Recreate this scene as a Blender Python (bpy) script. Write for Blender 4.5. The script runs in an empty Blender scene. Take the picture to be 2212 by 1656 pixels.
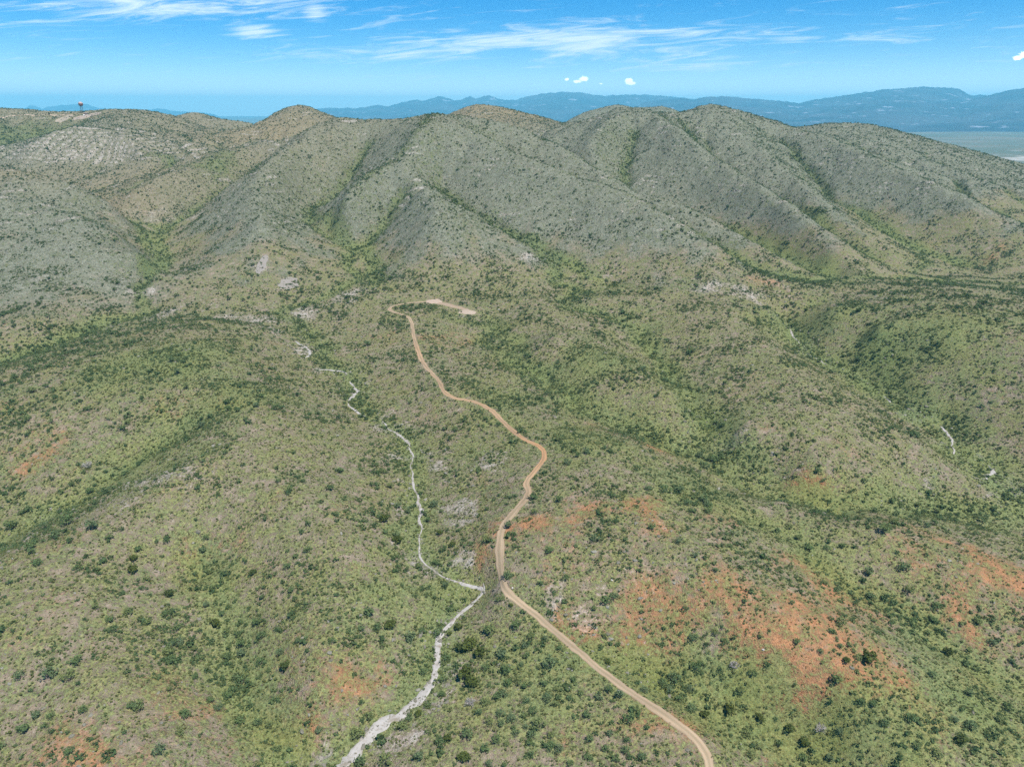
import bpy, math, random, heapq
import numpy as np
from mathutils import Vector

# =====================================================================
# camera, sky, sun, exposure
# =====================================================================
scene = bpy.context.scene
C = scene.collection
R = math.radians
CAM_Z = 160.0
PITCH = R(21.3)                      # looking down
F_PX = 1511.6                        # focal length in pixels of a 2212 px wide picture
CU, CV = 1106.0, 828.0
cam_d = bpy.data.cameras.new('camera')
cam_d.sensor_fit = 'HORIZONTAL'
cam_d.sensor_width = 36.0
cam_d.lens = 36.0 * F_PX / 2212.0
cam_d.clip_start = 1.0
cam_d.clip_end = 400000.0
cam = bpy.data.objects.new('camera', cam_d)
cam.location = (0, 0, CAM_Z)
cam.rotation_euler = (R(90) - PITCH, 0, 0)
C.objects.link(cam)
scene.camera = cam

SUN_ELEV = R(63)
SUN_AZ = R(138)                      # from +Y towards +X: behind the camera, to the right
SKY_STRENGTH = 0.075
SUN_STRENGTH = 3.9
sd = Vector((math.sin(SUN_AZ) * math.cos(SUN_ELEV), math.cos(SUN_AZ) * math.cos(SUN_ELEV), math.sin(SUN_ELEV)))
sun_l = bpy.data.lights.new('sun', 'SUN')
sun_l.energy = SUN_STRENGTH
sun_l.angle = R(0.53)
sun_l.color = (1.0, 0.955, 0.89)
sun = bpy.data.objects.new('sun', sun_l)
sun.rotation_euler = sd.to_track_quat('Z', 'Y').to_euler()
sun.location = (0, 0, 3000)
C.objects.link(sun)

vs = scene.view_settings
vs.view_transform = 'Standard'
vs.look = 'None'
vs.exposure = 1.16
vs.gamma = 1.0
vs.use_curve_mapping = False
scene.cycles.max_bounces = 5
scene.cycles.diffuse_bounces = 2
scene.cycles.transparent_max_bounces = 4
scene.cycles.volume_bounces = 0
scene.cycles.use_denoising = False
scene.cycles.sample_clamp_indirect = 6.0


def ray(u, v):
    """picture point (2212 px wide) -> (x/y, z/y) of the ray from the camera"""
    x = (u - CU) / F_PX
    t = (CV - v) / F_PX
    y = math.cos(PITCH) + math.sin(PITCH) * t
    z = -math.sin(PITCH) + math.cos(PITCH) * t
    return x / y, z / y


# ---------------------------------------------------------------- node helper
class NT:
    def __init__(self, tree):
        self.t = tree
        self.n = tree.nodes
        self.l = tree.links

    def add(self, kind, **kw):
        nd = self.n.new(kind)
        for k, v in kw.items():
            setattr(nd, k, v)
        return nd

    def put(self, sock, v):
        if hasattr(v, 'is_output'):
            self.l.new(v, sock)
        elif v is not None:
            sock.default_value = v

    def math(self, op, a, b=None, c=None, clamp=False):
        nd = self.add('ShaderNodeMath', operation=op, use_clamp=clamp)
        for i, v in enumerate((a, b, c)):
            if v is not None:
                self.put(nd.inputs[i], v)
        return nd.outputs[0]

    def smooth(self, x, lo, hi):
        nd = self.add('ShaderNodeMapRange', interpolation_type='SMOOTHSTEP')
        self.put(nd.inputs[0], x)
        self.put(nd.inputs[1], lo)
        self.put(nd.inputs[2], hi)
        return nd.outputs[0]

    def mix(self, f, a, b, blend='MIX'):
        nd = self.add('ShaderNodeMix', data_type='RGBA', blend_type=blend)
        self.put(nd.inputs['Factor'], f)
        self.put(nd.inputs[6], a if hasattr(a, 'is_output') else (*a, 1))
        self.put(nd.inputs[7], b if hasattr(b, 'is_output') else (*b, 1))
        return nd.outputs[2]

    def noise(self, vec, scale, detail=2.0, rough=0.5, dist=0.0, dim='3D'):
        nd = self.add('ShaderNodeTexNoise', noise_dimensions=dim)
        self.put(nd.inputs['Vector'], vec)
        nd.inputs['Scale'].default_value = scale
        nd.inputs['Detail'].default_value = detail
        nd.inputs['Roughness'].default_value = rough
        nd.inputs['Distortion'].default_value = dist
        return nd.outputs[0]


# ---------------------------------------------------------------- world
world = bpy.data.worlds.new('World')
scene.world = world
world.use_nodes = True
W = NT(world.node_tree)
W.n.clear()
out = W.add('ShaderNodeOutputWorld')
bg = W.add('ShaderNodeBackground')
bg.inputs['Strength'].default_value = SKY_STRENGTH
W.l.new(bg.outputs[0], out.inputs['Surface'])
sky = W.add('ShaderNodeTexSky', sky_type='NISHITA')
sky.sun_disc = False
sky.sun_elevation = SUN_ELEV
sky.sun_rotation = SUN_AZ
sky.altitude = 1400
sky.air_density = 1.0
sky.dust_density = 0.35
sky.ozone_density = 1.6
sky_col = W.mix(1.0, sky.outputs[0], (0.0, 0.42, 0.80), 'MULTIPLY')
# high thin cirrus: streaks of noise in a plane far overhead, thicker in a few banks
tc = W.add('ShaderNodeTexCoord')
sep = W.add('ShaderNodeSeparateXYZ')
W.l.new(tc.outputs['Generated'], sep.inputs[0])
ay = W.math('ADD', W.math('ABSOLUTE', sep.outputs[1]), 0.02)
px = W.math('DIVIDE', sep.outputs[0], ay)
pz = W.math('DIVIDE', sep.outputs[2], ay)
cmb = W.add('ShaderNodeCombineXYZ')
W.put(cmb.inputs[0], W.math('MULTIPLY', px, 4.0))
W.put(cmb.inputs[1], W.math('ADD', W.math('MULTIPLY', pz, 44.0), W.math('MULTIPLY', px, -2.8)))
streak = W.noise(cmb.outputs[0], 1.9, 9.0, 0.66, 1.6)
cmb2 = W.add('ShaderNodeCombineXYZ')
W.put(cmb2.inputs[0], W.math('MULTIPLY', px, 3.0))
W.put(cmb2.inputs[1], W.math('MULTIPLY', pz, 11.0))
W.put(cmb2.inputs[2], 4.7)
broad = W.noise(cmb2.outputs[0], 1.1, 3.0, 0.5, 0.3)
banks = [(300, 18, 300, 26, 0.75), (480, 22, 90, 18, 0.5), (560, 72, 48, 14, 0.95), (690, 30, 26, 18, 0.6), (840, 114, 190, 18, 0.66),
         (1060, 98, 240, 26, 0.72), (1250, 94, 200, 32, 0.80), (1480, 76, 160, 26, 0.60), (1490, 130, 180, 24, 0.46),
         (1700, 88, 60, 9, 0.5), (1900, 86, 130, 12, 0.34), (2100, 66, 130, 9, 0.28), (60, 60, 200, 40, 0.3), (600, 170, 500, 14, 0.16)]
bank = None
for (bu, bv, su, sv, amp) in banks:
    bx, bz = ray(bu, bv)
    bx1, _ = ray(bu + su, bv)
    _, bz1 = ray(bu, bv - sv)
    dx = W.math('DIVIDE', W.math('SUBTRACT', px, bx), bx1 - bx)
    dz = W.math('DIVIDE', W.math('SUBTRACT', pz, bz), bz1 - bz)
    q = W.math('ADD', W.math('MULTIPLY', dx, dx), W.math('MULTIPLY', dz, dz))
    g = W.math('MULTIPLY', W.math('EXPONENT', W.math('MULTIPLY', q, -0.8)), amp)
    bank = g if bank is None else W.math('MAXIMUM', bank, g)
cover = W.math('ADD', W.math('MULTIPLY', bank, 0.85), W.math('MULTIPLY', W.smooth(broad, 0.52, 0.8), 0.10))
cir = W.smooth(W.math('ADD', W.math('MULTIPLY', W.math('SUBTRACT', streak, 0.5), 2.3), cover), 0.09, 0.92)
cir = W.math('MULTIPLY', cir, W.smooth(pz, 0.01, 0.05))
cir = W.math('MULTIPLY', cir, 0.85)
# pale air low over the horizon all round
low = W.math('MINIMUM', W.math('MULTIPLY', W.math('EXPONENT', W.math('MULTIPLY', W.math('MAXIMUM', sep.outputs[2], 0.0), -35.0)), 2.0), 1.0)
sky_col = W.mix(low, sky_col, (9.0, 10.4, 10.8))
sky_col = W.mix(cir, sky_col, (6.6, 7.2, 7.5))
# a few small fair-weather puffs low over the far range
cm3 = W.add('ShaderNodeCombineXYZ')
W.put(cm3.inputs[0], W.math('MULTIPLY', px, 60.0))
W.put(cm3.inputs[1], W.math('MULTIPLY', pz, 85.0))
W.put(cm3.inputs[2], 1.7)
curl = W.noise(cm3.outputs[0], 1.6, 5.0, 0.6, 0.4)
puff = None
for (bu, bv, su, sv, amp) in [(1258, 172, 11, 7, 1.0), (1243, 178, 14, 4.5, 0.85), (1353, 177, 11, 8, 1.05), (1356, 181, 13, 5, 0.95), (1223, 173.5, 6, 4, 0.8), (1294, 182, 7, 2.5, 0.7), (2172, 128, 13, 7, 0.95), (2190, 120, 18, 9, 1.0), (2212, 116, 18, 9, 1.05)]:
    bx, bz = ray(bu, bv)
    bx1, _ = ray(bu + su, bv)
    _, bz1 = ray(bu, bv - sv)
    dx = W.math('DIVIDE', W.math('SUBTRACT', px, bx), bx1 - bx)
    dz = W.math('DIVIDE', W.math('SUBTRACT', pz, bz), bz1 - bz)
    q = W.math('ADD', W.math('MULTIPLY', dx, dx), W.math('MULTIPLY', dz, dz))
    g = W.math('MULTIPLY', W.math('EXPONENT', W.math('MULTIPLY', q, -0.9)), amp)
    puff = g if puff is None else W.math('MAXIMUM', puff, g)
puff = W.smooth(W.math('ADD', puff, W.math('MULTIPLY', W.math('SUBTRACT', curl, 0.5), 1.1)), 0.40, 0.74)
puff = W.math('MULTIPLY', puff, W.math('GREATER_THAN', sep.outputs[1], 0.0))
sky_col = W.mix(puff, sky_col, (15.0, 15.0, 15.2))
W.l.new(sky_col, bg.inputs['Color'])


# =====================================================================
# small helpers
# =====================================================================
def tag(o, label=None, cat=None, group=None, kind=None):
    if label:
        o['label'] = label
    if cat:
        o['category'] = cat
    if group:
        o['group'] = group
    if kind:
        o['kind'] = kind
    return o


def mesh_obj(name, verts, faces, mat=None, parent=None, smooth=False):
    me = bpy.data.meshes.new(name)
    verts = np.asarray(verts, np.float32)
    me.from_pydata(verts.tolist(), [], faces if isinstance(faces, list) else faces.tolist())
    if smooth:
        me.polygons.foreach_set('use_smooth', np.ones(len(me.polygons), bool))
    if mat:
        me.materials.append(mat)
    o = bpy.data.objects.new(name, me)
    C.objects.link(o)
    if parent:
        o.parent = parent
    return o


def grid_mesh(name, P, mat, smooth=True):
    """P: (rows, cols, 3) array of points -> one quad sheet"""
    nr, nc = P.shape[:2]
    me = bpy.data.meshes.new(name)
    me.vertices.add(nr * nc)
    me.vertices.foreach_set('co', P.reshape(-1).astype(np.float32))
    i = np.arange(nr * nc).reshape(nr, nc)
    q = np.stack([i[:-1, :-1], i[:-1, 1:], i[1:, 1:], i[1:, :-1]], -1).reshape(-1, 4)
    nq = len(q)
    me.loops.add(nq * 4)
    me.loops.foreach_set('vertex_index', q.reshape(-1).astype(np.int32))
    me.polygons.add(nq)
    me.polygons.foreach_set('loop_start', (np.arange(nq) * 4).astype(np.int32))
    me.update(calc_edges=True)
    me.polygons.foreach_set('use_smooth', np.full(nq, smooth, bool))
    me.materials.append(mat)
    o = bpy.data.objects.new(name, me)
    C.objects.link(o)
    return o


def color_attr(me, name, arr):
    a = me.attributes.new(name, 'FLOAT_COLOR', 'POINT')
    a.data.foreach_set('color', arr.astype(np.float32).reshape(-1))


def _hash(ix, iy, seed):
    h = (ix.astype(np.int64) * 374761393 + iy.astype(np.int64) * 668265263 + seed * 1274126177) & 0xffffffff
    h = ((h ^ (h >> 13)) * 1103515245) & 0xffffffff
    return (h ^ (h >> 16)) & 0xffff


_ANG = np.arange(256) * (2 * np.pi / 256)
_GX, _GY = np.cos(_ANG).astype(np.float32), np.sin(_ANG).astype(np.float32)


def perlin(x, y, seed=0):
    xf, yf = np.floor(x), np.floor(y)
    fx, fy = (x - xf).astype(np.float32), (y - yf).astype(np.float32)
    ix, iy = xf.astype(np.int64), yf.astype(np.int64)
    u = fx * fx * fx * (fx * (fx * 6 - 15) + 10)
    v = fy * fy * fy * (fy * (fy * 6 - 15) + 10)

    def g(a, b):
        h = _hash(ix + a, iy + b, seed) & 255
        return _GX[h] * (fx - a) + _GY[h] * (fy - b)
    n0 = g(0, 0) * (1 - u) + g(1, 0) * u
    n1 = g(0, 1) * (1 - u) + g(1, 1) * u
    return (n0 * (1 - v) + n1 * v) * 1.5


def fbm(x, y, wl, octs, seed, gain=0.5):
    s = 0
    a = 1.0
    for o in range(octs):
        s = s + a * perlin(x / wl + 17.3 * o, y / wl - 9.1 * o, seed + o)
        wl *= 0.48
        a *= gain
    return s


def ridged(x, y, wl, octs, seed, gain=0.5):
    s = 0
    a = 1.0
    tot = 0
    for o in range(octs):
        s = s + a * (1 - 2 * np.abs(perlin(x / wl + 7.7 * o, y / wl + 3.1 * o, seed + o)))
        tot += a
        wl *= 0.5
        a *= gain
    return s / tot


def sstep(x, a, b):
    t = np.clip((x - a) / (b - a), 0, 1)
    return t * t * (3 - 2 * t)


# =====================================================================
# lie of the land: crest lines, ravines and washes surveyed as points.
# a row (u, v, Z) is a point seen in direction (u, v) at height Z;
# a row (u, v, -1, Y) the same at the distance Y.
# =====================================================================
def pt(row):
    a, b = ray(row[0], row[1])
    if len(row) == 3:
        y = (row[2] - CAM_Z) / b
        return (a * y, y, row[2])
    y = row[3]
    return (a * y, y, CAM_Z + b * y)


WASH = [(700, 1700, -21), (745, 1656, -20), (800, 1595, -19), (870, 1540, -17), (925, 1490, -15.5), (938, 1440, -14), (950, 1380, -12.5), (975, 1345, -11.5), (1010, 1310, -10.5),
        (1040, 1287, -9.5), (1022, 1272, -9), (985, 1255, -8), (945, 1237, -7.5), (912, 1210, -7), (904, 1180, -6.5), (908, 1120, -6), (900, 1070, -5.5), (892, 1020, -4.5),
        (886, 965, -3), (872, 945, -2.5), (845, 930, -2), (825, 912, -1.5), (790, 900, -1), (755, 880, 0), (752, 868, 0.5), (770, 850, 1), (768, 838, 1.5), (752, 825, 2),
        (752, 808, 3), (720, 800, 3.5), (675, 797, 4), (660, 775, 5), (670, 758, 5.6), (640, 738, 6.5), (615, 717, 8)]
TRACK = [(1545, 1700, -15), (1534, 1656, -14), (1522, 1622, -13), (1498, 1590, -12), (1440, 1545, -11), (1330, 1470, -9), (1230, 1390, -7), (1140, 1315, -4), (1095, 1275, -2), (1081, 1225, 1),
         (1080, 1170, 3), (1086, 1140, 4.5), (1112, 1103, 6), (1141, 1068, 7.5), (1137, 1040, 8), (1162, 1010, 9), (1176, 985, 9), (1165, 965, 9), (1130, 947, 9), (1095, 920, 9),
         (1060, 885, 10), (1025, 868, 10), (985, 860, 10), (960, 845, 10), (945, 820, 10), (915, 785, 11), (904, 760, 11), (893, 725, 12), (890, 700, 13), (880, 684, 13),
         (850, 674, 13.5), (842, 666, 13.8), (862, 658, 14.3), (900, 653, 15), (930, 651, 15)]
WASH_EAST = [(1690, 690, 6), (1704, 712, 4), (1712, 728, 3), (1728, 745, 1.5), (1746, 765, 0), (1790, 790, -2), (1862, 820, -4), (1905, 855, -6), (1925, 872, -7), (1985, 905, -9), (2030, 922, -10.5),
             (2052, 940, -11), (2060, 968, -12), (2062, 985, -12.5), (2110, 998, -13.5), (2138, 1005, -14), (2146, 1018, -14.3), (2134, 1038, -15), (2160, 1060, -16), (2230, 1080, -17)]
LINES = {
    'wash': WASH, 'track': TRACK, 'wash_east': WASH_EAST,
    'pad': [(930, 651, 15), (980, 655, 15), (1015, 668, 15)],
    # --- the near ground
    'flat': [(900, 1620, -16), (1000, 1540, -14), (1100, 1480, -12), (1250, 1600, -14), (1400, 1650, -14), (1120, 1380, -8)],
    'gully_left': [(430, 1230, -5), (480, 1370, -10), (500, 1440, -13), (560, 1540, -17), (640, 1640, -20)],
    'crest_left_a': [(560, 980, 15), (650, 1080, 9), (700, 1180, 4), (720, 1280, -1), (700, 1400, -6), (680, 1500, -11)],
    'crest_left_b': [(0, 1220, 3), (150, 1330, 0), (260, 1480, -5), (330, 1640, -10)],
    'crest_left_c': [(-200, 1500, -4), (0, 1640, -12)],
    'dome': [(0, 800, 12), (100, 776, 14), (200, 751, 16), (300, 723, 18.5), (380, 703, 20), (450, 691, 20), (560, 701, 15)],
    'dome_crest': [(470, 740, 20.5), (490, 800, 20), (510, 860, 19), (530, 910, 18), (560, 980, 15)],
    'valley_left': [(300, 672, 11), (200, 700, 8), (100, 740, 6), (0, 770, 3), (-150, 830, 0)],
    'draw_left': [(400, 930, 12), (330, 965, 8), (240, 1020, 4), (170, 1060, 1), (0, 1150, -5), (-150, 1250, -10)],
    'crest_left_d': [(0, 940, 7), (150, 900, 12), (350, 860, 17)],
    'crest_left_e': [(450, 1010, 13), (350, 1070, 9), (200, 1150, 4), (0, 1260, 1)],
    'gully_right': [(1330, 1440, -10), (1430, 1480, -13.5), (1560, 1522, -17), (1700, 1580, -21), (1790, 1640, -24)],
    'red_crest': [(1300, 960, 9), (1340, 1040, 8.5), (1390, 1150, 7), (1500, 1250, 4), (1600, 1340, 0), (1700, 1400, -4), (1850, 1500, -10), (2000, 1620, -18)],
    'draw_right': [(1060, 690, 10.5), (1130, 780, 6.5), (1240, 870, 3), (1340, 905, 1), (1480, 960, -2), (1650, 1050, -6.5), (1800, 1090, -10), (2000, 1085, -14), (2230, 1110, -18)],
    'draw_right_b': [(1650, 1130, -3), (1850, 1260, -10), (2050, 1370, -17), (2250, 1480, -24)],
    'crest_right_b': [(1700, 1090, -4), (1900, 1150, -6), (2100, 1230, -11), (2250, 1300, -14)],
    'knoll_mid': [(1130, 700, 14), (1200, 735, 14), (1300, 780, 13.5), (1450, 850, 10.5), (1600, 930, 5.5), (1750, 1010, 0), (1880, 1030, -6)],
    'draw_mid': [(1390, 715, 10), (1420, 760, 8), (1490, 880, 3), (1570, 960, -2), (1680, 1030, -6)],
    'knoll_east': [(1500, 660, 20), (1560, 682, 20), (1640, 745, 16), (1740, 830, 11), (1850, 900, 5), (1980, 965, -2)],
    'crest_east': [(1700, 657, 24), (1800, 668, 24), (1900, 705, 21), (2080, 800, 14), (2230, 870, 8)],
    'crest_east_b': [(1900, 690, 28), (2050, 715, 28), (2212, 765, 26), (2330, 800, 24)],
    'draw_east': [(1860, 735, 12), (2000, 850, 3), (2100, 930, -5)],
    # --- the foot of the hills
    'foot': [(1000, 640, 16), (1100, 650, 17), (1250, 650, 19), (1400, 640, 21), (1600, 645, 20), (1800, 620, 21), (2000, 610, 24), (2212, 640, 28), (2350, 660, 28)],
    'foot_left': [(0, 700, 14), (120, 690, 14), (220, 670, 13)],
    # --- western canyon and its slopes
    'canyon': [(615, 717, 8), (560, 705, 9), (420, 680, 10.5), (310, 652, 12), (345, 592, -1, 640), (335, 536, -1, 720), (300, 482, -1, 800), (220, 452, -1, 860), (120, 440, -1, 920)],
    'grey_slope': [(-150, 430, -1, 800), (0, 445, -1, 760), (130, 470, -1, 735), (250, 505, -1, 695), (300, 540, -1, 655), (330, 585, -1, 615)],
    'grey_foot': [(240, 590, -1, 605), (290, 615, -1, 590)],
    'grey_face': [(60, 560, -1, 610), (180, 590, -1, 590), (-100, 560, -1, 620)],
    'brown_knoll': [(-200, 350, -1, 950), (0, 373, -1, 905), (100, 391, -1, 880), (190, 420, -1, 850), (235, 441, -1, 830)],
    'gulch': [(615, 717, 8), (660, 690, 9.5), (720, 660, 12), (812, 620, 19), (808, 580, -1, 630), (790, 530, -1, 690), (745, 510, -1, 725), (684, 478, -1, 780), (668, 445, -1, 835)],
    'spur_west': [(720, 257, -1, 1100), (690, 272, -1, 1070), (640, 312, -1, 1000), (600, 350, -1, 930), (553, 402, -1, 850), (548, 445, -1, 785), (562, 500, -1, 712), (582, 560, -1, 652), (600, 620, -1, 602), (640, 655, -1, 570)],
    'draw_west': [(560, 345, -1, 1060), (500, 385, -1, 960), (410, 440, -1, 850), (345, 500, -1, 775)],
    'spur_green': [(560, 308, -1, 1190), (480, 335, -1, 1100), (400, 374, -1, 1010), (300, 414, -1, 930), (200, 449, -1, 880)],
    'draw_green': [(500, 322, -1, 1290), (420, 343, -1, 1190), (340, 365, -1, 1090), (250, 385, -1, 1020), (150, 415, -1, 960), (0, 420, -1, 960)],
    'bench': [(0, 345, -1, 1140), (100, 365, -1, 1080), (220, 352, -1, 1120), (330, 350, -1, 1130)],
    'pale_knob': [(60, 318, -1, 1260), (110, 296, -1, 1290), (165, 284, -1, 1310), (240, 300, -1, 1290), (330, 328, -1, 1220), (400, 338, -1, 1190)],
    'pale_knob_up': [(165, 284, -1, 1310), (220, 270, -1, 1410), (280, 255, -1, 1490)],
    'green_hollow': [(0, 318, -1, 1380), (60, 300, -1, 1440), (120, 278, -1, 1500)],
    'west_skyline': [(-200, 228, -1, 1750), (0, 234, -1, 1720), (60, 236, -1, 1720), (105, 242, -1, 1710), (172, 241, -1, 1680), (240, 236.5, -1, 1640), (300, 237, -1, 1600), (345, 243, -1, 1570), (385, 252, -1, 1540)],
    'west_face': [(360, 285, -1, 1420), (440, 300, -1, 1370), (480, 318, -1, 1310)],
    'far_knoll': [(400, 249, -1, 1800), (432, 245, -1, 1800), (470, 257, -1, 1780), (510, 264, -1, 1750), (545, 266, -1, 1700)],
    # --- the main hill
    'round_top': [(545, 266, -1, 1600), (590, 245, -1, 1550), (618, 232, -1, 1530), (645, 225, -1, 1520), (670, 231, -1, 1510), (700, 245, -1, 1480), (722, 256, -1, 1420)],
    'main_skyline': [(720, 257, -1, 1100), (790, 259, -1, 1060), (850, 262, -1, 1020), (890, 252, -1, 980), (935, 249, -1, 955), (975, 252, -1, 985), (1018, 255, -1, 1005)],
    'spur_mid_top': [(935, 249, -1, 955), (900, 290, -1, 915), (864, 347, -1, 860)],
    'spur_mid_left': [(864, 347, -1, 860), (781, 388, -1, 830), (737, 418, -1, 800), (700, 455, -1, 778)],
    'draw_saddle': [(800, 300, -1, 1000), (740, 370, -1, 900), (690, 440, -1, 830)],
    'spur_mid': [(864, 347, -1, 860), (890, 384, -1, 810), (925, 410, -1, 775), (940, 470, -1, 705), (945, 540, -1, 655), (950, 600, -1, 606)],
    'draw_mid_front': [(870, 420, -1, 790), (838, 450, -1, 745), (805, 488, -1, 705), (790, 525, -1, 690)],
    'ravine_mid': [(950, 400, -1, 830), (1028, 448, -1, 738), (1115, 488, -1, 680), (1165, 515, -1, 650), (1240, 560, -1, 605), (1320, 610, -1, 570), (1390, 640, 20)],
    'spur_one': [(935, 249, -1, 955), (998, 278, -1, 925), (1091, 330, -1, 870), (1211, 381, -1, 800), (1305, 411, -1, 760), (1422, 468, -1, 695), (1475, 495, -1, 668), (1558, 545, -1, 625), (1620, 590, -1, 596)],
    'hollow_one': [(1091, 315, -1, 925), (1211, 377, -1, 850), (1305, 410, -1, 805), (1422, 462, -1, 740), (1540, 520, -1, 675), (1640, 580, -1, 620)],
    'spur_two': [(1018, 255, -1, 1005), (1088, 271, -1, 985), (1145, 294, -1, 965), (1222, 334, -1, 925), (1305, 384, -1, 870), (1355, 411, -1, 845), (1475, 448, -1, 800), (1590, 505, -1, 730), (1690, 560, -1, 665), (1780, 600, -1, 625)],
    'ravine_two': [(1170, 290, -1, 1200), (1225, 338, -1, 1040), (1305, 392, -1, 960), (1360, 418, -1, 925), (1475, 455, -1, 860), (1600, 510, -1, 770), (1710, 565, -1, 690), (1800, 602, -1, 640)],
    'facet_one': [(1240, 470, -1, 700), (1330, 520, -1, 645), (1150, 400, -1, 775)],
    # --- the eastern hills
    'east_top': [(1235, 268, -1, 1290), (1300, 248, -1, 1270), (1338, 233, -1, 1260), (1370, 236, -1, 1250), (1395, 238, -1, 1240), (1430, 246, -1, 1300), (1480, 242, -1, 1340), (1510, 230, -1, 1350), (1535, 225, -1, 1350),
                 (1570, 231, -1, 1345), (1610, 242, -1, 1335), (1660, 256, -1, 1320), (1700, 270, -1, 1300), (1745, 288, -1, 1270)],
    'spur_east_left': [(1338, 233, -1, 1260), (1300, 275, -1, 1180), (1275, 320, -1, 1090), (1290, 360, -1, 1020)],
    'ravine_east_left': [(1372, 275, -1, 1165), (1362, 320, -1, 1070), (1355, 360, -1, 990), (1348, 400, -1, 915)],
    'spur_three': [(1395, 238, -1, 1240), (1430, 265, -1, 1160), (1475, 291, -1, 1095), (1575, 375, -1, 945), (1662, 425, -1, 865), (1725, 471, -1, 800), (1792, 532, -1, 725), (1850, 575, -1, 680), (1920, 600, -1, 660)],
    'ravine_three': [(1470, 255, -1, 1270), (1520, 310, -1, 1130), (1600, 375, -1, 1000), (1680, 425, -1, 920), (1750, 472, -1, 850), (1830, 535, -1, 765), (1920, 580, -1, 710)],
    'spur_four': [(1535, 225, -1, 1350), (1590, 285, -1, 1220), (1640, 330, -1, 1130), (1720, 398, -1, 1000), (1770, 440, -1, 930), (1820, 480, -1, 870), (1920, 540, -1, 780)],
    'ravine_four': [(1690, 290, -1, 1230), (1765, 361, -1, 1080), (1809, 425, -1, 970), (1868, 463, -1, 905), (1960, 520, -1, 820), (2080, 570, -1, 750)],
    'spur_five': [(1700, 270, -1, 1300), (1750, 290, -1, 1240), (1802, 305, -1, 1195), (1875, 348, -1, 1095), (1959, 381, -1, 1025), (2092, 445, -1, 910), (2200, 500, -1, 830), (2320, 550, -1, 770)],
    'ravine_five': [(1770, 300, -1, 1330), (1870, 352, -1, 1180), (1960, 390, -1, 1090), (2092, 450, -1, 985), (2212, 502, -1, 900), (2350, 555, -1, 840)],
    'east_shoulder': [(1740, 276, -1, 1480), (1800, 264.5, -1, 1500), (1880, 268, -1, 1500), (1950, 285, -1, 1450), (2050, 311, -1, 1380), (2150, 341, -1, 1310), (2212, 361, -1, 1260), (2350, 410, -1, 1180)],
    'east_face': [(1990, 345, -1, 1240), (2130, 400, -1, 1130), (2212, 440, -1, 1060)],
    'behind_a': [(290, 256, -1, 1740), (345, 264, -1, 1700), (390, 268, -1, 1660), (425, 276, -1, 1640)],
    'behind_b': [(455, 284, -1, 1640), (495, 292, -1, 1620), (530, 294, -1, 1600), (548, 284, -1, 1540)],
    'behind_c': [(560, 264, -1, 1500), (575, 258, -1, 1490), (590, 262, -1, 1440)],
    'behind_d': [(500, 276, -1, 1850), (540, 276, -1, 1800)],
    'behind_e': [(800, 268, -1, 1140), (850, 270, -1, 1100), (880, 268, -1, 1090), (740, 268, -1, 1200)],
    'behind_f': [(1440, 256, -1, 1400), (1480, 256, -1, 1430), (1500, 250, -1, 1440)],
    'behind_g': [(1715, 292, -1, 1440), (1735, 290, -1, 1420)],
    # --- brown hills behind
    'brown_hill': [(960, 252, -1, 1750), (985, 240, -1, 1760), (1028, 225.5, -1, 1760), (1060, 230, -1, 1760), (1100, 236, -1, 1760), (1150, 247, -1, 1720), (1200, 262, -1, 1660), (1225, 275, -1, 1600)],
    'brown_face': [(1080, 262, -1, 1560), (1150, 280, -1, 1450), (1180, 284, -1, 1400)],
    'dark_hill': [(1225, 262, -1, 2150), (1255, 244, -1, 2150), (1300, 233, -1, 2150), (1330, 225, -1, 2150), (1350, 229, -1, 2150), (1390, 238, -1, 2150), (1425, 229, -1, 2250), (1460, 238, -1, 2250)],
}
HIDDEN = [  # (X, Y, Z) out of sight behind the hills and at the sides
    (-1500, 2300, 60), (-900, 2350, 40), (-760, 1900, 60), (-500, 2300, -20), (-700, 2100, -10), (-450, 1900, -30), (-550, 1650, 60), (-100, 2000, 20), (-200, 1500, 80), (0, 1350, 70), (100, 1200, 90), (60, 2500, -40), (700, 2500, -60), (300, 1900, 60),
    (700, 1800, 40), (900, 1800, 20), (1200, 1900, -60), (1600, 1700, -90), (1900, 1500, -80), (2000, 1000, -20), (1500, 1000, 30), (1000, 400, 0), (700, 150, -30),
    (-1200, 400, 20), (-700, 150, -10), (-1600, 1000, 90), (0, 0, -28), (-300, 0, -20), (300, 0, -32), (0, -80, -30), (-370, 1290, 75), (-440, 1330, 80), (-300, 1240, 80), (-420, 1750, 40), (-300, 1700, 40), (-1000, 1900, 60)]

# ravines lie back in the hillside and spurs stand out from it
DEEPER = [('ravine', -4.0, 1.05), ('gulch', -3.0, 1.045), ('canyon', -4.0, 1.04), ('hollow_one', -4.0, 1.03), ('draw', -4.0, 1.05), ('spur', 2.0, 0.955), ('gully', -2.5, 1.0), ('valley', -2.5, 1.0),
          ('bench', -4.0, 1.06), ('brown_knoll', 4.0, 0.95), ('grey_slope', 2.0, 0.975), ('pale_knob', 2.0, 0.97), ('green_hollow', -6.0, 1.03)]


def relief_of(key):
    for w_, dz, f_ in DEEPER:
        if key.startswith(w_):
            return dz, f_
    return (2.0 if 'crest' in key or 'knoll' in key else 0.0), 1.0


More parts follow.
